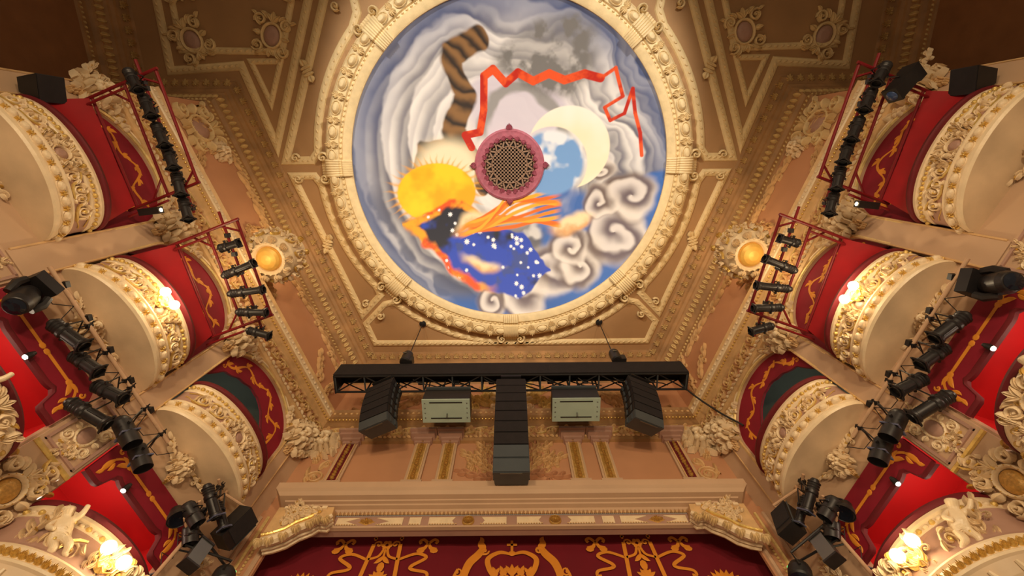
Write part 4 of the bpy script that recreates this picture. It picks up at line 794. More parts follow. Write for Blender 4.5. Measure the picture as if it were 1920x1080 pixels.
for sd in (-1, 1):
    for i in range(3): box_upper(sd, i); valance(sd, i)
    for i in (0, 1): drape(sd, i)
    for i in (1, 2): box_lower(sd, i); pelmet(sd, i)
    globe_lamp(sd, bal_frame(sd, BAYS[1][0], BAYS[1][1], .66, PI * .47, 7.50), 'pair of lit globe lamps on middle upper box front', 'globe lamps on the upper boxes', None)
    globe_lamp(sd, bal_frame(sd, BAYS[2][0] - .13, 1.0, .93, PI * .45, 4.36) , 'pair of lit globe lamps on lower box front next to stage', 'globe lamps on the lower boxes', None)
    # wall light inside the open upper box
    mb = MB(); M = FR(sd, 6.75, -1.9, 9.3); mb.lathe([(.07, 0), (.07, .03), (.02, .05), (.02, .12)], M, 0, 10); mb.tube([M @ Vector((0, 0, .1)), M @ Vector((.1, .02, .14)), M @ Vector((.16, .06, .14))], .012); r = mb.build('box_wall_light', 'black', None, label='small black wall light inside open upper box', cat='lamp', group='wall lights in the stage-side upper boxes')
    mb = MB(); mb.lathe([(.02, 0), (.04, .04), (.03, .08), (.005, .1)], M @ Matrix.Translation((.16, .05, .14)) @ Matrix.Rotation(-PI / 2, 4, 'X'), 0, 10); mb.build('bulb', 'globe', r)
    lamp('box_lamp_light', 'POINT', W(sd, 6.8, -1.2, 8.7), 8.0, (.95, 1.0, .92), shadow_soft_size=.05)
    # bright work light in the lower box mouths
    for i, u in ((1, .50), (2, .30)):
        c = BAYS[i][0]; mb = MB(); M = FR(sd, c - 1.1 + 1.93 * u, .13, 5.74); Md = M @ Matrix.Rotation(PI / 2, 4, 'X')
        mb.lathe([(.025, -.06), (.042, 0), (.042, .07), (.036, .075)], Md, 0, 12); mb.tube([M @ Vector((0, .05, 0)), M @ Vector((0, .09, -.08))], .012); r = mb.build('box_downlight', 'black', None, label='bright little downlight at mouth of lower box ' + ('below the middle drape' if i == 1 else 'next to the stage'), cat='lamp', group='downlights of the lower boxes %s' % ('middle' if i == 1 else 'stage'))
        mb = MB(); mb.lathe([(.034, .074), (.03, .09), (.001, .10)], Md, 0, 12, False); mb.build('bulb', 'bulb', r)
    # plaster pendant with lit bowl
    c = W(sd, 4.27, .72, 11.0)
    r = empty('bowl_light', c, label='ornate plaster pendant with glowing golden bowl below ceiling cornice', cat='lamp', group='bowl lights on the splayed walls')
    Mz = Matrix.Translation(c); mb = MB(); mb.lathe([(.30, .02), (.34, -.03), (.40, -.03), (.46, .04), (.56, .14), (.60, .3), (.55, .5), (.48, .62), (.52, .72), (.56, .80), (.50, .8), (.3, .7)], Mz, 0, 32, False); mb.build('shell', 'plaster_cream', r, 50)
    mb = MB(); mb.lathe([(.31, .03), (.28, -.06), (.22, -.11), (.12, -.145), (.001, -.155)], Mz, 0, 28, False); mb.build('bowl', 'lit_bowl', r, 180)
    mb = MB(); p0 = W(sd, 4.27, -.0, 11.45); mb.tube([p0, c + Vector((0, 0, .35))], [.28, .3], 0, 12); mb.build('wall_arm', 'plaster_warm', r)
    for k in range(20):
        an = k * PI / 10; dv = Vector((math.cos(an), math.sin(an), 0))
        inst(me_ballc, 'shell_bead', r, frame(c + dv * .40 + Vector((0, 0, -.02)), dv.cross(Vector((0, 0, 1))), dv * .3 + DN) @ Matrix.Diagonal((.07, .05, .07, 1)))
        if k % 2 == 0:
            inst(ME_TC, 'shell_leaf', r, frame(c + dv * .545 + Vector((0, 0, .06)), Vector((-dv.y, dv.x, 0)), dv + DN * 1.2, PI) @ Matrix.Diagonal((.26, .24, .35, 1)))
            inst(me_scrollc, 'shell_scroll', r, frame(c + dv * .60 + Vector((0, 0, .32)), Vector((-dv.y, dv.x, 0)), dv + DN * .2, .3) @ Matrix.Diagonal((.36, .6, .9, 1)))
            inst(ME_TG, 'gilt_crest', r, frame(c + dv * .54 + Vector((0, 0, .76)), Vector((-dv.y, dv.x, 0)), dv) @ Matrix.Diagonal((.2, .2, .3, 1)))
    for q in range(7): inst(me_spray, 'wall_spray', r, FR(sd, 4.27, .01, 11.55, q * PI / 3.5) @ Matrix.Translation((.3, 0, 0)) @ Matrix.Diagonal((.58, .7, .7, 1)))
    lamp('bowl_uplight', 'POINT', c + Vector((0, 0, 1.0)), 30, (1.0, .78, .45), shadow_soft_size=.2)
    lamp('bowl_shell_fill', 'POINT', c + Vector((0, 0, -.8)), 16, (1.0, .75, .4), shadow_soft_size=.15)  # added point in mid-air that brightens shell and bowl from below
# ------------------------------------------------------------------ house curtain with gold print
mb = MB(); xs = np.linspace(-4.75, 4.75, 191)
mb.grid([[(x, 7.42 + .012 * math.sin(x * 5.2) + .006 * math.sin(x * 13 + 1), z) for x in xs] for z in (3.6, 5.0, 6.2, 7.3, 7.55)])
cur = mb.build('stage_curtain', 'curtain_red', None, 80, label='crimson house curtain with gold crown and ribbon print', cat='curtain')
YC = 7.395
def gprint(name):
    def deco(fn):
        mb = MB(); mb.M = FRF(0, 0, YC); fn(mb); mb.M = None; mb.build(name, 'print_gold', cur, 60)
    return deco
def sm(pts, n=6):      # smooth a polyline (Catmull-Rom)
    P = [pts[0]] + list(pts) + [pts[-1]]; out = []
    for i in range(1, len(P) - 2):
        for k in range(n):
            t = k / n; out.append(tuple(.5 * ((2 * P[i][j]) + (P[i + 1][j] - P[i - 1][j]) * t + (2 * P[i - 1][j] - 5 * P[i][j] + 4 * P[i + 1][j] - P[i + 2][j]) * t * t + (3 * P[i][j] - P[i - 1][j] - 3 * P[i + 1][j] + P[i + 2][j]) * t ** 3) for j in (0, 1)))
    return out + [tuple(pts[-1])]
@gprint('crown_print')
def _(mb):
    for s in (-1, 1):
        p = sm([(s * .03, 7.02), (s * .24, 7.06), (s * .45, 6.92), (s * .42, 6.7), (s * .30, 6.48), (s * .26, 6.3)]); mb.stroke(p, [.05 + .05 * math.sin(PI * k / len(p)) for k in range(len(p))])
        for x, z, r in ((.16, 6.62, .07), (.30, 6.60, .05)): mb.bead(s * x, z, r, r, .006, 0, 0, 8); mb.leaf(s * x, z, PI / 2 - s * .4, .16, .07, .006); mb.leaf(s * x, z, PI / 2 + s * .5, .14, .07, .006)
    mb.stroke([(0, 7.0), (0, 7.34)], .05); mb.stroke([(-.10, 7.24), (.10, 7.24)], .05); mb.bead(0, 7.04, .07, .06, .006)
    for k in range(-3, 4): mb.bead(k * .1, 6.52, .045, .06, .006)
    for k in (-.5, 0, .5): mb.leaf(0, 6.56, PI / 2 + k, .24, .09, .006)
    mb.stroke([(-.36, 6.42), (0, 6.38), (.36, 6.42)], .08); mb.stroke([(-.38, 6.3), (0, 6.26), (.38, 6.3)], .05)
for s in (-1, 1):
    @gprint('lyre_print')
    def _(mb):
        p = sm([(s * .60, 7.30), (s * .56, 7.18), (s * .64, 7.02), (s * .80, 6.82), (s * .87, 6.55), (s * .84, 6.2)]); mb.stroke(p, [.06 + .10 * math.sin(PI * k / len(p)) for k in range(len(p))])
        mb.spiral(s * .53, 7.10, .09, 0, 1.2, s, .06, .006); mb.leaf(s * .6, 7.15, PI / 2 - s * .2, .26, .12, .006, s * .9); mb.leaf(s * .62, 7.25, PI / 2 + s * .5, .2, .1, .006, s * -1.4)
        mb.spiral(s * 1.0, 6.62, .09, PI / 2, 1.2, s, .05, .006); mb.stroke(sm([(s * 1.0, 6.7), (s * 1.06, 6.5), (s * .98, 6.2)]), .05)
    @gprint('ribbon_staff_print')
    def _(mb):
        c = 2.45
        for q in (-1, 1):
            X = lambda d: s * (c + q * d)
            mb.stroke([(X(.26), 7.28), (X(.34), 6.2)], .075); mb.spiral(X(.17), 7.28, .08, 0 if X(1) > X(0) else PI, 1.1, 1 if X(1) > X(0) else -1, .05, .006)
            mb.stroke([(X(.22), 7.42), (X(.30), 7.42)], .04); mb.stroke([(X(.26), 7.36), (X(.26), 7.47)], .04)
            p = sm([(X(.32), 6.93), (X(.62), 7.05), (X(.82), 6.96), (X(.58), 6.78), (X(.60), 6.70), (X(.86), 6.64), (X(.90), 6.54), (X(.82), 6.54)]); mb.stroke(p, [.07 - .04 * abs(k / len(p) - .4) for k in range(len(p))])
            p = sm([(X(.03), 7.18), (X(.10), 7.0), (X(.28), 6.93)]); mb.stroke(p, .05)
        x = s * c
        for k in range(6): mb.bead(x + .07 * math.cos(k * PI / 3), 7.26 + .07 * math.sin(k * PI / 3), .045, .045, .006, 0, 0, 7)
        mb.stroke([(x, 7.2), (x, 7.0)], .04); mb.leaf(x, 7.0, -PI / 2 - .5, .22, .09, .006, -.6); mb.leaf(x, 7.0, -PI / 2 + .5, .22, .09, .006, .6); mb.bead(x, 6.76, .07, .11, .006); mb.bead(x, 6.62, .05, .06, .006); mb.stroke([(x, 6.6), (x, 6.4)], .04); mb.bead(x, 6.46, .11, .12, .006)
        for k in range(-2, 3): mb.leaf(x, 6.5, PI / 2 + k * .5, .2, .08, .006)
    for xb in (3.28, 1.64):
        @gprint('bow_print')
        def _(mb):
            for q in (-1, 1):
                mb.stroke(sm([(s * xb, 7.28), (s * xb + q * .10, 7.38), (s * xb + q * .17, 7.34), (s * xb + q * .14, 7.28)]), .06); p = sm([(s * xb + q * .02, 7.27), (s * xb + q * .06, 7.18), (s * xb + q * .16, 7.13)]); mb.stroke(p, [.04 + .006 * k for k in range(len(p))]); mb.bead(s * xb + q * .13, 7.12, .08, .06, .006)
    @gprint('flower_print')
    def _(mb):
        for k in range(11): mb.leaf(s * 3.82, 6.3, PI / 2 + (k - 5) * .3, .36, .11, .006)
        mb.bead(s * 3.82, 6.34, .16, .16, .006)
# ------------------------------------------------------------------ loudspeaker truss
TY0, TY1, TZ0, TZ1, TX = 5.42, 5.86, 10.55, 11.08, 4.45
tr = empty('lighting_truss', (0, 5.64, TZ0), label='long black loudspeaker truss with cloth-covered side hung before the stage', cat='truss')
for y, z in ((TY0, TZ0), (TY1, TZ0), (TY0, TZ1), (TY1, TZ1)):
    mb = MB(); mb.tube([(-TX, y, z), (TX, y, z)], .03, 0, 8); mb.build('chord', 'black', tr)
nb = 12
for k in range(nb + 1):
    x = -TX + 2 * TX * k / nb
    for a, b in (((TY0, TZ0), (TY1, TZ0)), ((TY1, TZ0), (TY1, TZ1))):
        mb = MB(); mb.tube([(x, a[0], a[1]), (x, b[0], b[1])], .022, 0, 6); mb.build('strut', 'array_grey', tr)
    if k < nb:
        x1 = x + 2 * TX / nb; q = k % 2
        for pa, pb in (((TY0, TZ0), (TY1, TZ0)), ((TY1, TZ0), (TY1, TZ1))):
            u, v = (pa, pb) if q else (pb, pa); mb = MB(); mb.tube([(x, u[0], u[1]), (x1, v[0], v[1])], .018, 0, 6); mb.build('diagonal', 'black', tr)
mb = MB(); mb.box((0, TY0 - .045, (TZ0 + TZ1) / 2 + .02), (2 * TX + .06, .03, TZ1 - TZ0 + .06)); mb.box((0, (TY0 + TY1) / 2, TZ1 + .045), (2 * TX + .06, TY1 - TY0 + .1, .02)); mb.build('side_cloth', 'black_cloth', tr)
for s in (-1, 1):
    mb = MB(); mb.box((s * (TX + .02), (TY0 + TY1) / 2, (TZ0 + TZ1) / 2), (.03, TY1 - TY0 + .06, TZ1 - TZ0 + .06)); mb.build('end_cloth', 'black_cloth', tr)
for k, x in enumerate((-3.3, -2.5, -1.6, -.7, .1, .8, 1.7, 2.6, 3.4)):
    mb = MB(); mb.tube([(x, 5.55, 10.62), (x + .15, 5.62, 10.5 + .05 * (k % 2)), (x + .45, 5.7, 10.58), (x + .62, 5.8, 10.66)], .016, 0, 5); mb.build('cable_loop', 'cable', tr)
    mb = MB(); mb.box((x + .2, 5.66, 10.64), (.14, .1, .08)); mb.build('splitter_box', 'black', tr)
for s in (-1, 1):
    x, y = s * 2.84, 5.50
    r = empty('chain_hoist', (x, y, 11.15), label='black chain hoist holding the loudspeaker truss', cat='hoist', group='chain hoists on the truss')
    mb = MB(); mb.lathe([(.10, 0), (.14, .02), (.14, .46), (.12, .5)], Matrix.Translation((x - s * .02, y - .15, 11.18)), 0, 14); mb.build('motor', 'black', r)
    mb = MB(); mb.lathe([(.12, 0), (.12, .02)], Matrix.Translation((x - s * .02, y - .15, 11.685)), 0, 14); mb.build('motor_cap', 'steel', r)
    mb = MB(); mb.box((x + .14, y - .12, 11.3), (.16, .18, .26)); mb.build('gearbox', 'black', r)
    mb = MB(); mb.box((x - .03, y - .30, 11.48), (.1, .012, .05)); mb.build('name_plate', 'steel', r)
    mb = MB(); mb.tube([(x, y - .02, 11.3), (x, y - .18, 13.9)], .014, 0, 6); mb.build('chain', 'black', r)
    mb = MB(); mb.lathe([(.11, 0), (.11, .03), (.03, .05)], Matrix.Translation((x, y - .18, 13.97)) @ Matrix.Rotation(PI, 4, 'X'), 0, 14); mb.build('ceiling_plate', 'black', r)
def line_array(x, y, z, yaw, n, w_, h, tilt0, dt, lb, grp=None, tail=1):
    r = empty('line_array', (x, y, z), label=lb, cat='loudspeaker', **({'group': grp} if grp else {}))
    p = Vector((0, 0, 0)); a = tilt0; Ry = Matrix.Translation((x, y, z)) @ Matrix.Rotation(yaw, 4, 'Z'); D = .46
    mb = MB(); mb.M = Ry; mb.box((0, .2, .1), (w_ * .7, .5, .06)); 
    for q in (-.3, .3): mb.box((q * w_, .05, .2), (.05, .05, .3)); mb.box((q * w_, .35, .2), (.05, .05, .3))
    mb.M = None; mb.build('rigging_frame', 'black', r)
    for k in range(n):
        M = Ry @ Matrix.Translation(p) @ Matrix.Rotation(a, 4, 'X'); last = k >= n - tail
        f0, f1 = -.0, D; hh = h * .96
        mb = MB(); mb.M = M; W2 = w_ / 2
        vs = [(-W2, 0, 0), (W2, 0, 0), (W2 * .92, D, -.03), (-W2 * .92, D, -.03), (-W2, 0, -hh), (W2, 0, -hh), (W2 * .92, D, -hh + .03), (-W2 * .92, D, -hh + .03)]
        mb.add(vs, [(0, 1, 2, 3), (7, 6, 5, 4), (1, 5, 6, 2), (3, 7, 4, 0), (2, 6, 7, 3), (0, 4, 5, 1)]); mb.M = None; cb = mb.build('cabinet', 'array_grey' if last else 'black', r, 30)
        mb = MB(); mb.M = M; mb.box((0, -.012, -hh / 2), (w_ * .97, .02, hh * .93)); mb.M = None; mb.build('grille_cloth', 'array_grey' if last else 'black_cloth', cb)
        for q in (-1, 1):
            
            for yy, hk in ((.13, .7), (.33, .6)): mb = MB(); mb.M = M; mb.box((q * (W2 - .008), yy, -hh / 2), (.025, .05, hh * hk)); mb.M = None; mb.build('side_plate', 'array_grey', cb)
        if k == n - 1:
            mb = MB(); mb.M = M; mb.box((0, .03, -hh - .004), (w_ * .6, .03, .01)); mb.M = None; mb.build('base_handle', 'steel', cb)
        p = p + Matrix.Rotation(a, 3, 'X') @ Vector((0, 0, -h)); a += dt
line_array(0, 5.44, 10.35, 0, 9, .72, .322, R_(2), R_(2.0), 'long central black line array hanging from middle of the truss', tail=2)
for s in (-1, 1): line_array(s * 3.22, 5.50, 10.32, s * R_(24), 6, .74, .235, R_(4), R_(4.5), 'short black line array turned outwards at end of the truss', 'line arrays at the truss ends', 1)
for s in (-1, 1):
    x = s * 1.55; r = empty('subwoofer', (x, 5.9, 9.72), label='grey-bottomed black subwoofer box hanging beside the central line array', cat='loudspeaker', group='subwoofers on the truss')
    mb = MB(); mb.box((x, 5.93, 10.0), (1.12, .58, .5)); mb.build('cabinet', 'black', r)
    mb = MB(); mb.box((x, 5.93, 9.735), (1.14, .62, .03)); bs = mb.build('base_panel', 'sub_grey', r)
    for y in (5.70, 6.12):
        mb = MB(); mb.box((x, y, 9.717), (.78 if y < 6 else .74, .025, .012)); mb.build('slot', 'black', bs)
    for q in (-1, 1):
        for k in range(4):
            mb = MB(); mb.bead(0, 0, .018, .018, .012, 0, 0, 6); M = frame((x + q * .5, 5.72 + .13 * k, 9.72), (1, 0, 0), DN); mb.v = [tuple(M @ Vector(v)) for v in mb.v]; mb.build('bolt', 'steel', bs)
    mb = MB(); mb.tube([(x + .02, 6.0, 9.72), (x + .02, 6.05, 9.64)], .015); mb.build('pull_ring', 'steel', r)
    mb = MB(); mb.box((x, 5.62, 10.26), (1.1, .06, .07)); mb.build('fly_bar', 'array_grey', r)
    for q in (-.5, -.12, .12, .5):
        mb = MB(); mb.tube([(x + q * 1.0, 5.66, 10.25), (x + q * 1.0, 5.6, 10.6)], .02); mb.build('hanger', 'black', r)
mb = MB(); cp_ = sm([(4.47, 5.85), (4.95, 6.03), (5.36, 6.12)], 8); zz = np.linspace(10.5, 9.3, len(cp_)); mb.tube([(p[0], p[1], z - .12 * math.sin(PI * k / (len(cp_) - 1))) for k, (p, z) in enumerate(zip(cp_, zz))], .025, 0, 6)
mb.build('speaker_cable', 'cable', None, label='thick black cable from truss end to upper box', cat='cable')
# ------------------------------------------------------------------ lanterns
def axis_frame(a, b, up=Vector((0, 0, 1))):
    z = (b - a).normalized(); x = up.cross(z); x = Vector((1, 0, 0)) if x.length < 1e-3 else x.normalized(); y = z.cross(x)
    M = Matrix((x, y, z)).transposed().to_4x4(); M.translation = a; return M, (b - a).length
def lantern(a, b, r, kind, hang, lb, grp=None, gel=False):
    a, b = Vector(a), Vector(b); M, L = axis_frame(a, b)
    root = empty('stage_lantern' if kind != 'par' else 'par_can', hang if hang is not None else a, label=lb, cat='stage light', **({'group': grp} if grp else {}))
    mb = MB()
    if kind == 'par': prof = [(.02, 0), (r * .75, .02), (r * .95, L * .12), (r, L * .2), (r, L * .55), (r * 1.04, L * .56), (r * 1.04, L * .62)]
    else:
        prof = [(.02, 0), (r * .55, .01), (r * .7, L * .06), (r * .7, L * .09), (r, L * .11), (r, L * .14), (r * .86, L * .16), (r * .98, L * .20), (r * .86, L * .23), (r * .98, L * .27), (r * .86, L * .30), (r * 1.02, L * .36), (r * 1.02, L * .43), (r * .85, L * .46)]
    mb.lathe(prof, M, 0, 14); mb.build('lamp_house', 'lantern', root, 35)
    mb = MB()
    if kind == 'par': mb.lathe([(r * 1.0, L * .6), (r * 1.0, L), (r * .95, L), (r * .95, L * .63)], M, 0, 18, False); br = mb.build('front_barrel', 'lantern', root, 35)
    else:
        mb.lathe([(r * .8, L * .44), (r * .8, L * .86), (r * .98, L * .88), (r * .98, L * .93), (r * .82, L * .94), (r * .84, L), (r * .74, L), (r * .74, L * .9)], M, 0, 14, False); br = mb.build('barrel', 'lantern', root, 35)
        for k in range(4):
            an = k * PI / 2 + .4; mb = MB(); mb.tube([M @ Vector((r * .82 * math.cos(an), r * .82 * math.sin(an), L * .5)), M @ Vector((r * .82 * math.cos(an), r * .82 * math.sin(an), L * .85))], .008, 0, 4); mb.build('barrel_rib', 'steel' if k == 1 else 'lantern', br)
    mb = MB(); mb.lathe([(r * .94 if kind == 'par' else r * .74, L * .66 if kind == 'par' else L * .91), (.001, L * .68 if kind == 'par' else L * .93)], M, 0, 14, False); mb.build('lens', 'lantern_in', br)
    mb = MB(); zf = L * .62 if kind == 'par' else L * .95; q = r * 1.25
    for i in range(4):
        an = i * PI / 2 + PI / 4; an2 = an + PI / 2; mb.tube([M @ Vector((q * math.cos(an), q * math.sin(an), zf)), M @ Vector((q * math.cos(an2), q * math.sin(an2), zf))], .014, 0, 4)
        mb.add([M @ Vector((r * math.cos(an - .5), r * math.sin(an - .5), zf)), M @ Vector((q * 1.12 * math.cos(an), q * 1.12 * math.sin(an), zf)), M @ Vector((r * math.cos(an + .5), r * math.sin(an + .5), zf)), M @ Vector((q * 1.1 * math.cos(an), q * 1.1 * math.sin(an), zf + .02))], [(0, 1, 2), (0, 1, 3), (1, 2, 3)])
    mb.build('gel_frame', 'gel_blue' if gel else 'lantern', br)
    if hang is not None:
        hang = Vector(hang); mid = M @ Vector((0, 0, L * .4)); x = (M.to_3x3() @ Vector((1, 0, 0))); k1 = r * 1.2
        top = mid.lerp(hang, .62)
        mb = MB()
        for s in (-1, 1): mb.tube([mid + x * s * k1, top + x * s * k1, top], .011, 0, 5)
        mb.tube([top, hang], .013, 0, 5); mb.build('yoke', 'black', root)
        mb = MB(); mb.box(hang, (.06, .06, .09)); mb.tube([hang, hang + Vector((.05, -.05, .05))], .01, 0, 5); mb.build('hook_clamp', 'black', root)
        for s in (-1, 1):
            mb = MB(); mb.tube([mid + x * s * k1 * .85, mid + x * s * k1 * 1.2], .022, 0, 6); mb.build('tilt_knob', 'black', root)
    return root
def frame_rack(sd, i):
    c, _ = BAYS[i]; s0, s1 = c - .98, c + .92; Z = 8.64
    O = lambda s, o: W(sd, s, o - (s - s0) / (s1 - s0) * .32, Z)
    r = empty('lantern_frame', O(s0, .6), label=['dark red pipe frame with string of lanterns pointing along the wall', 'dark red pipe frame with row of lanterns pointing out into room'][i], cat='pipe frame', group='red lantern frames ' + ('rear', 'middle')[i])
    for o, a, b, rad in ((1.27, s0 - .0, s1 + .05, .026), (1.62, s0 - .25, s1 + .45, .026), (1.9, s0 - .0, s1 + .0, .028), (.62, s0 - .02, s1 + .02, .026)):
        mb = MB(); mb.tube([O(a, o), O(b, o)], rad, 0, 8); mb.build('long_pipe', 'frame_red', r)
    for s in (s0, s1):
        for d in (0, .10):
            mb = MB(); mb.tube([O(s + d, .45) + Vector((0, 0, -.02 - d * .6)), O(s + d, 1.95 if d == 0 else 1.3) + Vector((0, 0, -.02 - d * .6))], .028 if d == 0 else .022, 0, 8); mb.build('arm', 'frame_red', r)
    for a, b, o0, o1 in ((s0, s0 + .3, .95, 1.27), (s1, s1 - .3, .95, 1.27), (s0, s0 + .22, 1.55, 1.9), (s1, s1 - .22, 1.6, 1.9)):
        mb = MB(); mb.tube([O(a, o0), O(b, o1)], .02, 0, 6); mb.build('brace', 'frame_red', r)
    for k in range(5):
        mb = MB(); p = O(s0 + .2 + k * .36, 1.62); mb.box(p, (.08, .08, .08)); mb.build('clamp', 'black', r)
    return O
LB1 = [((.49, 1.54, 8.50), (.93, 1.70, 8.25)), ((.91, 1.56, 8.50), (1.36, 1.67, 8.25)), ((1.38, 1.51, 8.50), (1.85, 1.62, 8.25)), ((1.79, 1.47, 8.50), (2.22, 1.56, 8.25)), ((2.22, 1.39, 8.50), (2.66, 1.43, 8.25)), ((2.66, 1.30, 8.45), (3.08, 1.36, 8.2))]
LB2 = [((3.71, 1.47, 8.36), (3.74, 1.90, 8.36)), ((4.19, 1.27, 8.36), (4.17, 1.98, 8.36)), ((4.53, 1.19, 8.36), (4.69, 1.89, 8.36)), ((4.90, 1.15, 8.36), (5.12, 1.72, 8.36)), ((5.29, 1.16, 8.36), (5.56, 1.57, 8.31))]
LBM = [((3.86, .31, 6.05), (4.35, .65, 5.95)), ((4.37, .30, 6.05), (4.76, .61, 5.95)), ((4.89, .30, 6.05), (5.24, .70, 5.95)), ((4.92, .20, 5.70), (5.45, .58, 5.65))]
LPR = [((5.49, .39, 6.0), (5.87, .60, 5.75)), ((5.97, .36, 6.0), (6.27, .52, 5.75))]
LCL = [((7.20, .48, 6.5), (7.67, .64, 6.15), 'e'), ((7.55, .46, 6.5), (7.94, .59, 6.2), 'e'), ((7.18, .44, 6.05), (7.48, .63, 5.85), 'par'), ((7.50, .41, 5.95), (7.69, .46, 5.72), 'par')]
NTH = ['first', 'second', 'third', 'fourth', 'fifth', 'sixth']
for sd in (-1, 1):
    V3 = lambda p: W(sd, *p)
    for i in (0, 1): O = frame_rack(sd, i)
    def hang_on(i, p, q):
        s0, s1 = BAYS[i][0] - .98, BAYS[i][0] + .92; s = (p[0] + q[0]) / 2; return W(sd, s, 1.62 - (s - s0) / (s1 - s0) * .32, 8.64)
    for k, (p, q) in enumerate(LB1): lantern(V3(p), V3(q), .095, 'e', hang_on(0, p, q), 'black profile lantern on rear red frame, %s from its auditorium end' % NTH[k], 'rear frame lanterns %d' % (k + 1))
    for k, (p, q) in enumerate(LB2): lantern(V3(p), V3(q), .084, 'e', hang_on(1, p, q), 'black profile lantern on middle red frame, %s from its auditorium end' % NTH[k], 'middle frame lanterns %d' % (k + 1))
    for k, (p, q) in enumerate(LBM): lantern(V3(p), V3(q), .105, 'e', W(sd, (p[0] + q[0]) / 2, .40, 6.42) if k < 3 else W(sd, 5.2, .40, 6.42), ('black profile lantern on tan boom under middle box, %s from its auditorium end' % NTH[k]) if k < 3 else 'black profile lantern hanging lowest from tan boom under middle box', 'boom lanterns %d' % (k + 1))
    for k, (p, q) in enumerate(LPR): lantern(V3(p), V3(q), .125, 'par', W(sd, p[0] + .1, .40, 6.42), 'black wide par can on tan boom, ' + ('beside the lowest lantern' if k == 0 else 'at its stage end'), 'boom par cans %d' % (k + 1), gel=True)
    # tan boom pipe under the middle box
    r = empty('lighting_boom', W(sd, 4.6, .4, 6.42), label='tan horizontal pipe under middle upper box carrying black lanterns', cat='pipe', group='tan booms under the middle boxes')
    mb = MB(); mb.tube([W(sd, 3.15, .40, 6.42), W(sd, 6.25, .40, 6.42)], .03, 0, 10); mb.build('pipe', 'pipe_tan', r)
    for s in (3.3, 4.5, 5.7): mb = MB(); mb.tube([W(sd, s, .40, 6.42), W(sd, s, .02, 6.55)], .025, 0, 8); mb.build('wall_bracket', 'pipe_tan', r)
    for k in range(8):
        mb = MB(); s = 3.4 + k * .38; mb.tube([W(sd, s, .38, 6.40), W(sd, s + .1, .30, 6.22), W(sd, s + .25, .34, 6.2), W(sd, s + .38, .40, 6.40)], .007, 0, 5); mb.build('cable_loop', 'cable', r)
    for k in range(5):
        mb = MB(); mb.box(W(sd, 3.45 + k * .55, .42, 6.45), (.09, .09, .07)); mb.build('socket', 'black', r)
    # moving head at the auditorium end of the boom
    c = W(sd, 3.42, .42, 6.02); r = empty('moving_head', W(sd, 3.42, .4, 6.36), label='large black moving head light at auditorium end of tan boom', cat='stage light', group='moving heads on the booms'); M = FR(sd, 3.42, .42, 6.02)
    Mx = M @ Matrix.Rotation(.3, 4, 'Z')
    mb = MB(); mb.M = Mx; mb.box((0, .13, 0), (.34, .16, .30)); mb.M = None; mb.build('base', 'black', r)
    for q in (-1, 1): mb = MB(); mb.M = Mx; mb.tube([(q * .17, .06, 0), (q * .2, -.06, -.02), (q * .17, -.22, -.04)], [.05, .06, .05], 0, 8); mb.M = None; mb.build('yoke_arm', 'lantern', r)
    mb = MB(); mb.M = Mx @ Matrix.Translation((0, -.2, -.02)) @ Matrix.Rotation(1.2, 4, 'X'); mb.lathe([(.05, -.26), (.13, -.22), (.155, -.1), (.155, .12), (.13, .2), (.12, .21)], None, 0, 18); mb.M = None; hd = mb.build('head', 'lantern', r, 40)
    mb = MB(); mb.M = Mx @ Matrix.Translation((0, -.2, -.02)) @ Matrix.Rotation(1.2, 4, 'X'); mb.lathe([(.11, .215), (.06, .235), (.001, .24)], None, 0, 18, False); mb.M = None; mb.build('lens', 'glass_dark', hd)
    # vertical boom by the stage with its cluster
    r = empty('boom_pole', W(sd, 7.62, .36, 5.0), label='brown vertical boom pole beside the stage holding cluster of lanterns', cat='pipe', group='boom poles beside the stage')
    mb = MB(); mb.tube([W(sd, 7.62, .36, 4.9), W(sd, 7.64, .36, 6.86)], .03, 0, 10); mb.build('pole', 'pipe_tan', r)
    for z, s in ((6.72, 7.3), (6.2, 7.3), (6.80, 8.1), (5.85, 7.3)): mb = MB(); mb.tube([W(sd, 7.64, .36, z), W(sd, s, .5 if s < 7.6 else .6, z)], .024, 0, 8); mb.build('cross_arm', 'pipe_tan', r)
    for z in (5.2, 6.75): mb = MB(); mb.tube([W(sd, 7.63, .36, z), W(sd, 7.63, .02, z)], .02, 0, 8); mb.build('wall_tie', 'black', r)
    for k in range(5):
        mb = MB(); z = 5.3 + k * .35; mb.tube([W(sd, 7.62, .33, z), W(sd, 7.5, .3, z + .15), W(sd, 7.7, .3, z + .22), W(sd, 7.64, .33, z + .36)], .007, 0, 5); mb.build('cable_loop', 'cable', r)
    for k, (p, q, kd) in enumerate(LCL): lantern(V3(p), V3(q), (.10, .085, .115, .115)[k], kd, W(sd, 7.42 + .04 * k, .44, (6.72, 6.74, 6.22, 6.16)[k]), ['long fluted black profile lantern high on boom pole beside the stage', 'shorter black profile lantern high on boom pole, stage side', 'black par can midway on boom pole beside the stage', 'black par can below another on boom pole beside the stage'][k], 'boom pole lanterns %d' % (k + 1), gel=(kd == 'e'))
    # scoop
    M, L = axis_frame(W(sd, 7.2, .3, 6.0), W(sd, 7.36, .5, 5.72)); mb = MB(); mb.lathe([(.03, 0), (.09, .01), (.11, .06), (.15, .14), (.17, .22), (.16, .22), (.12, .12)], M, 0, 18); r = mb.build('scoop_light', 'lantern', None, 40, label='round black scoop light behind par cans on boom pole', cat='stage light', group='scoops on the boom poles')
    mb = MB(); mb.lathe([(.15, .215), (.08, .2), (.001, .19)], M, 0, 18, False); mb.build('lens', 'glass_dark', r)
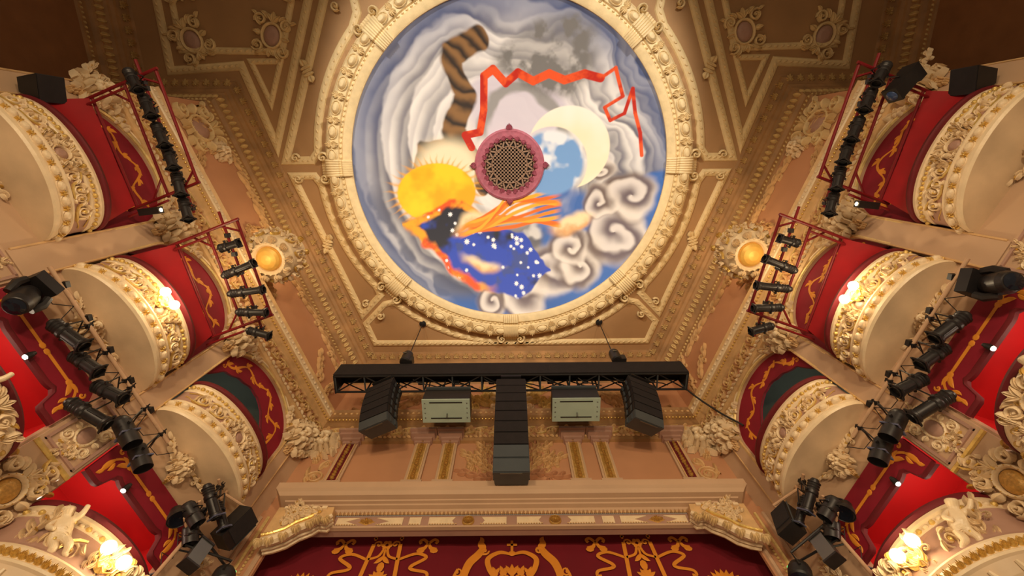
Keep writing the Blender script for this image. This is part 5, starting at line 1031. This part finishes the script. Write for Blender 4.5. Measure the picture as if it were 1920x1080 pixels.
    mb = MB(); mb.tube([M @ Vector((.17, 0, .1)), M @ Vector((.1, .2, .02)), W(sd, 7.32, .46, 6.2)], .012, 0, 5); mb.build('yoke', 'black', r)
    # rectangular flood
    M, L = axis_frame(W(sd, 7.86, .50, 5.86), W(sd, 7.84, .56, 5.40)); r = empty('flood_light', W(sd, 7.72, .4, 5.7), label='grey metal rectangular flood light low on boom pole', cat='stage light', group='flood lights on the boom poles')
    mb = MB(); mb.M = M; mb.box((0, 0, .22), (.22, .18, .44)); mb.M = None; mb.build('housing', 'steel', r); 
    for z in (.0, .44): mb = MB(); mb.M = M; mb.box((0, 0, z), (.25, .21, .03)); mb.M = None; mb.build('end_cap', 'lantern', r)
    mb = MB(); mb.tube([M @ Vector((0, 0, .2)), W(sd, 7.64, .37, 5.6)], .015, 0, 5); mb.build('yoke', 'black', r)
    # loudspeaker on the pole
    M = FR(sd, 8.12, .52, 6.45) @ Matrix.Rotation(.35 * -sd, 4, 'X') @ Matrix.Rotation(.2, 4, 'Y'); r = empty('portable_speaker', W(sd, 8.1, .5, 7.0), label='black portable loudspeaker on bracket beside the stage opening', cat='loudspeaker', group='loudspeakers beside the stage')
    mb = MB(); mb.M = M; W3 = .17; vs = [(x * W3, y * .30, z * .14) for z in (-1, 1) for y in (-1, 1) for x in (-1, 1)]; mb.box((0, 0, 0), (.34, .6, .28)); mb.M = None; mb.build('cabinet', 'black', r)
    mb = MB(); mb.M = M; mb.box((0, .05, .145), (.31, .46, .012)); mb.M = None; mb.build('front_grille', 'black_cloth', r); mb = MB(); mb.M = M; mb.tube([(.16, -.25, .1), (.2, -.25, .12), (.2, .25, .12), (.16, .25, .1)], .012, 0, 5); mb.M = None; mb.build('side_bar', 'array_grey', r)
    mb = MB(); mb.tube([M @ Vector((0, .3, 0)), W(sd, 8.1, .60, 6.80)], .018, 0, 6); mb.build('bracket', 'pipe_tan', r)
    # moving wash light at the foot of the cluster
    r = empty('wash_light', W(sd, 8.2, .5, 5.75), label='black moving wash light low beside the stage opening', cat='stage light', group='wash lights beside the stage'); M, L = axis_frame(W(sd, 8.38, .60, 5.80), W(sd, 8.45, .72, 5.5))
    mb = MB(); mb.lathe([(.05, 0), (.14, .02), (.17, .1), (.17, .24), (.15, .27)], M, 0, 18); mb.build('head', 'black', r, 40); mb = MB(); mb.lathe([(.15, .272), (.07, .29), (.001, .29)], M, 0, 18, False); mb.build('lens', 'glass_dark', r)
    mb = MB(); mb.tube([M @ Vector((.18, 0, .15)), M @ Vector((.18, .1, -.05)), W(sd, 7.66, .40, 6.0)], .02, 0, 6); mb.tube([M @ Vector((-.18, 0, .15)), M @ Vector((-.1, .1, -.05)), W(sd, 7.66, .40, 5.7)], .02, 0, 6); mb.build('arm', 'black', r)
    mb = MB(); mb.box(M @ Vector((0, .15, .08)), (.03, .03, .03)); mb.build('status_light', 'led', r)
    # loudspeaker standing on the rear box rail
    M = FR(sd, .46, .46, 8.14) @ Matrix.Rotation(.5 * -sd, 4, 'Y'); mb = MB(); mb.M = M; vs = [(-.21, -.24, 0), (.21, -.24, 0), (.21, .24, 0), (-.21, .24, 0), (-.11, -.2, -.34), (.11, -.2, -.34), (.11, .2, -.34), (-.11, .2, -.34)]
    mb.add(vs, [(0, 1, 2, 3), (7, 6, 5, 4), (0, 4, 5, 1), (1, 5, 6, 2), (2, 6, 7, 3), (3, 7, 4, 0)]); mb.M = None; r = mb.build('box_speaker', 'black', None, 30, label='black wedge loudspeaker behind the drape of rear upper box', cat='loudspeaker', group='loudspeakers on the rear boxes')
    mb = MB(); mb.M = M; mb.box((0, 0, .008), (.40, .46, .016)); mb.M = None; mb.build('front_grille', 'black_cloth', r)
    # small flood hung under the rear frame end
    M, L = axis_frame(W(sd, 2.62, .45, 8.45), W(sd, 2.72, .85, 8.42)); r = empty('strip_flood', W(sd, 2.62, .6, 8.6), label='small black flood with bright lens under rear red frame', cat='stage light', group='strip floods under the rear frames')
    mb = MB(); mb.M = M; mb.box((0, 0, .2), (.12, .12, .4)); mb.M = None; mb.build('housing', 'black', r); mb = MB(); mb.lathe([(.035, .405), (.001, .42)], M, 0, 10, False); mb.build('lens', 'globe', r); mb = MB(); mb.tube([M @ Vector((0, 0, .2)), W(sd, 2.6, .62, 8.6)], .012, 0, 5); mb.build('yoke', 'black', r)
# moving profile projector, on one rear frame only
M, L = axis_frame(W(1, .42, 1.06, 8.46), W(1, .98, 1.32, 8.30)); r = empty('profile_projector', W(1, .6, 1.2, 8.66), label='big black square projector with blue lens on rear red frame', cat='stage light')
mb = MB(); mb.M = M; rows = [[(x * w_, y * w_, z) for x, y in ((-1, -1), (-1, -.6), (-.6, -1), (1, -1), (1, 1), (-1, 1))][0:0] or [(-w_, -w_, z), (w_, -w_, z), (w_, w_, z), (-w_, w_, z)] for w_, z in ((.10, 0), (.135, .04), (.135, .2), (.115, .24), (.115, L - .06), (.125, L - .05), (.125, L))]; mb.grid(rows, 0, True, True); mb.M = None; mb.build('housing', 'black', r, 30)
mb = MB(); mb.lathe([(.09, L + .002), (.085, L + .012), (.04, L + .035), (.001, L + .042)], M, 0, 18, False); mb.build('lens', 'lens', r)
mb = MB()
for s in (-1, 1): mb.tube([M @ Vector((s * .14, 0, L * .5)), M @ Vector((s * .14, .2, L * .4)), W(1, .62, 1.26, 8.66)], .014, 0, 5)
mb.build('yoke', 'black', r)
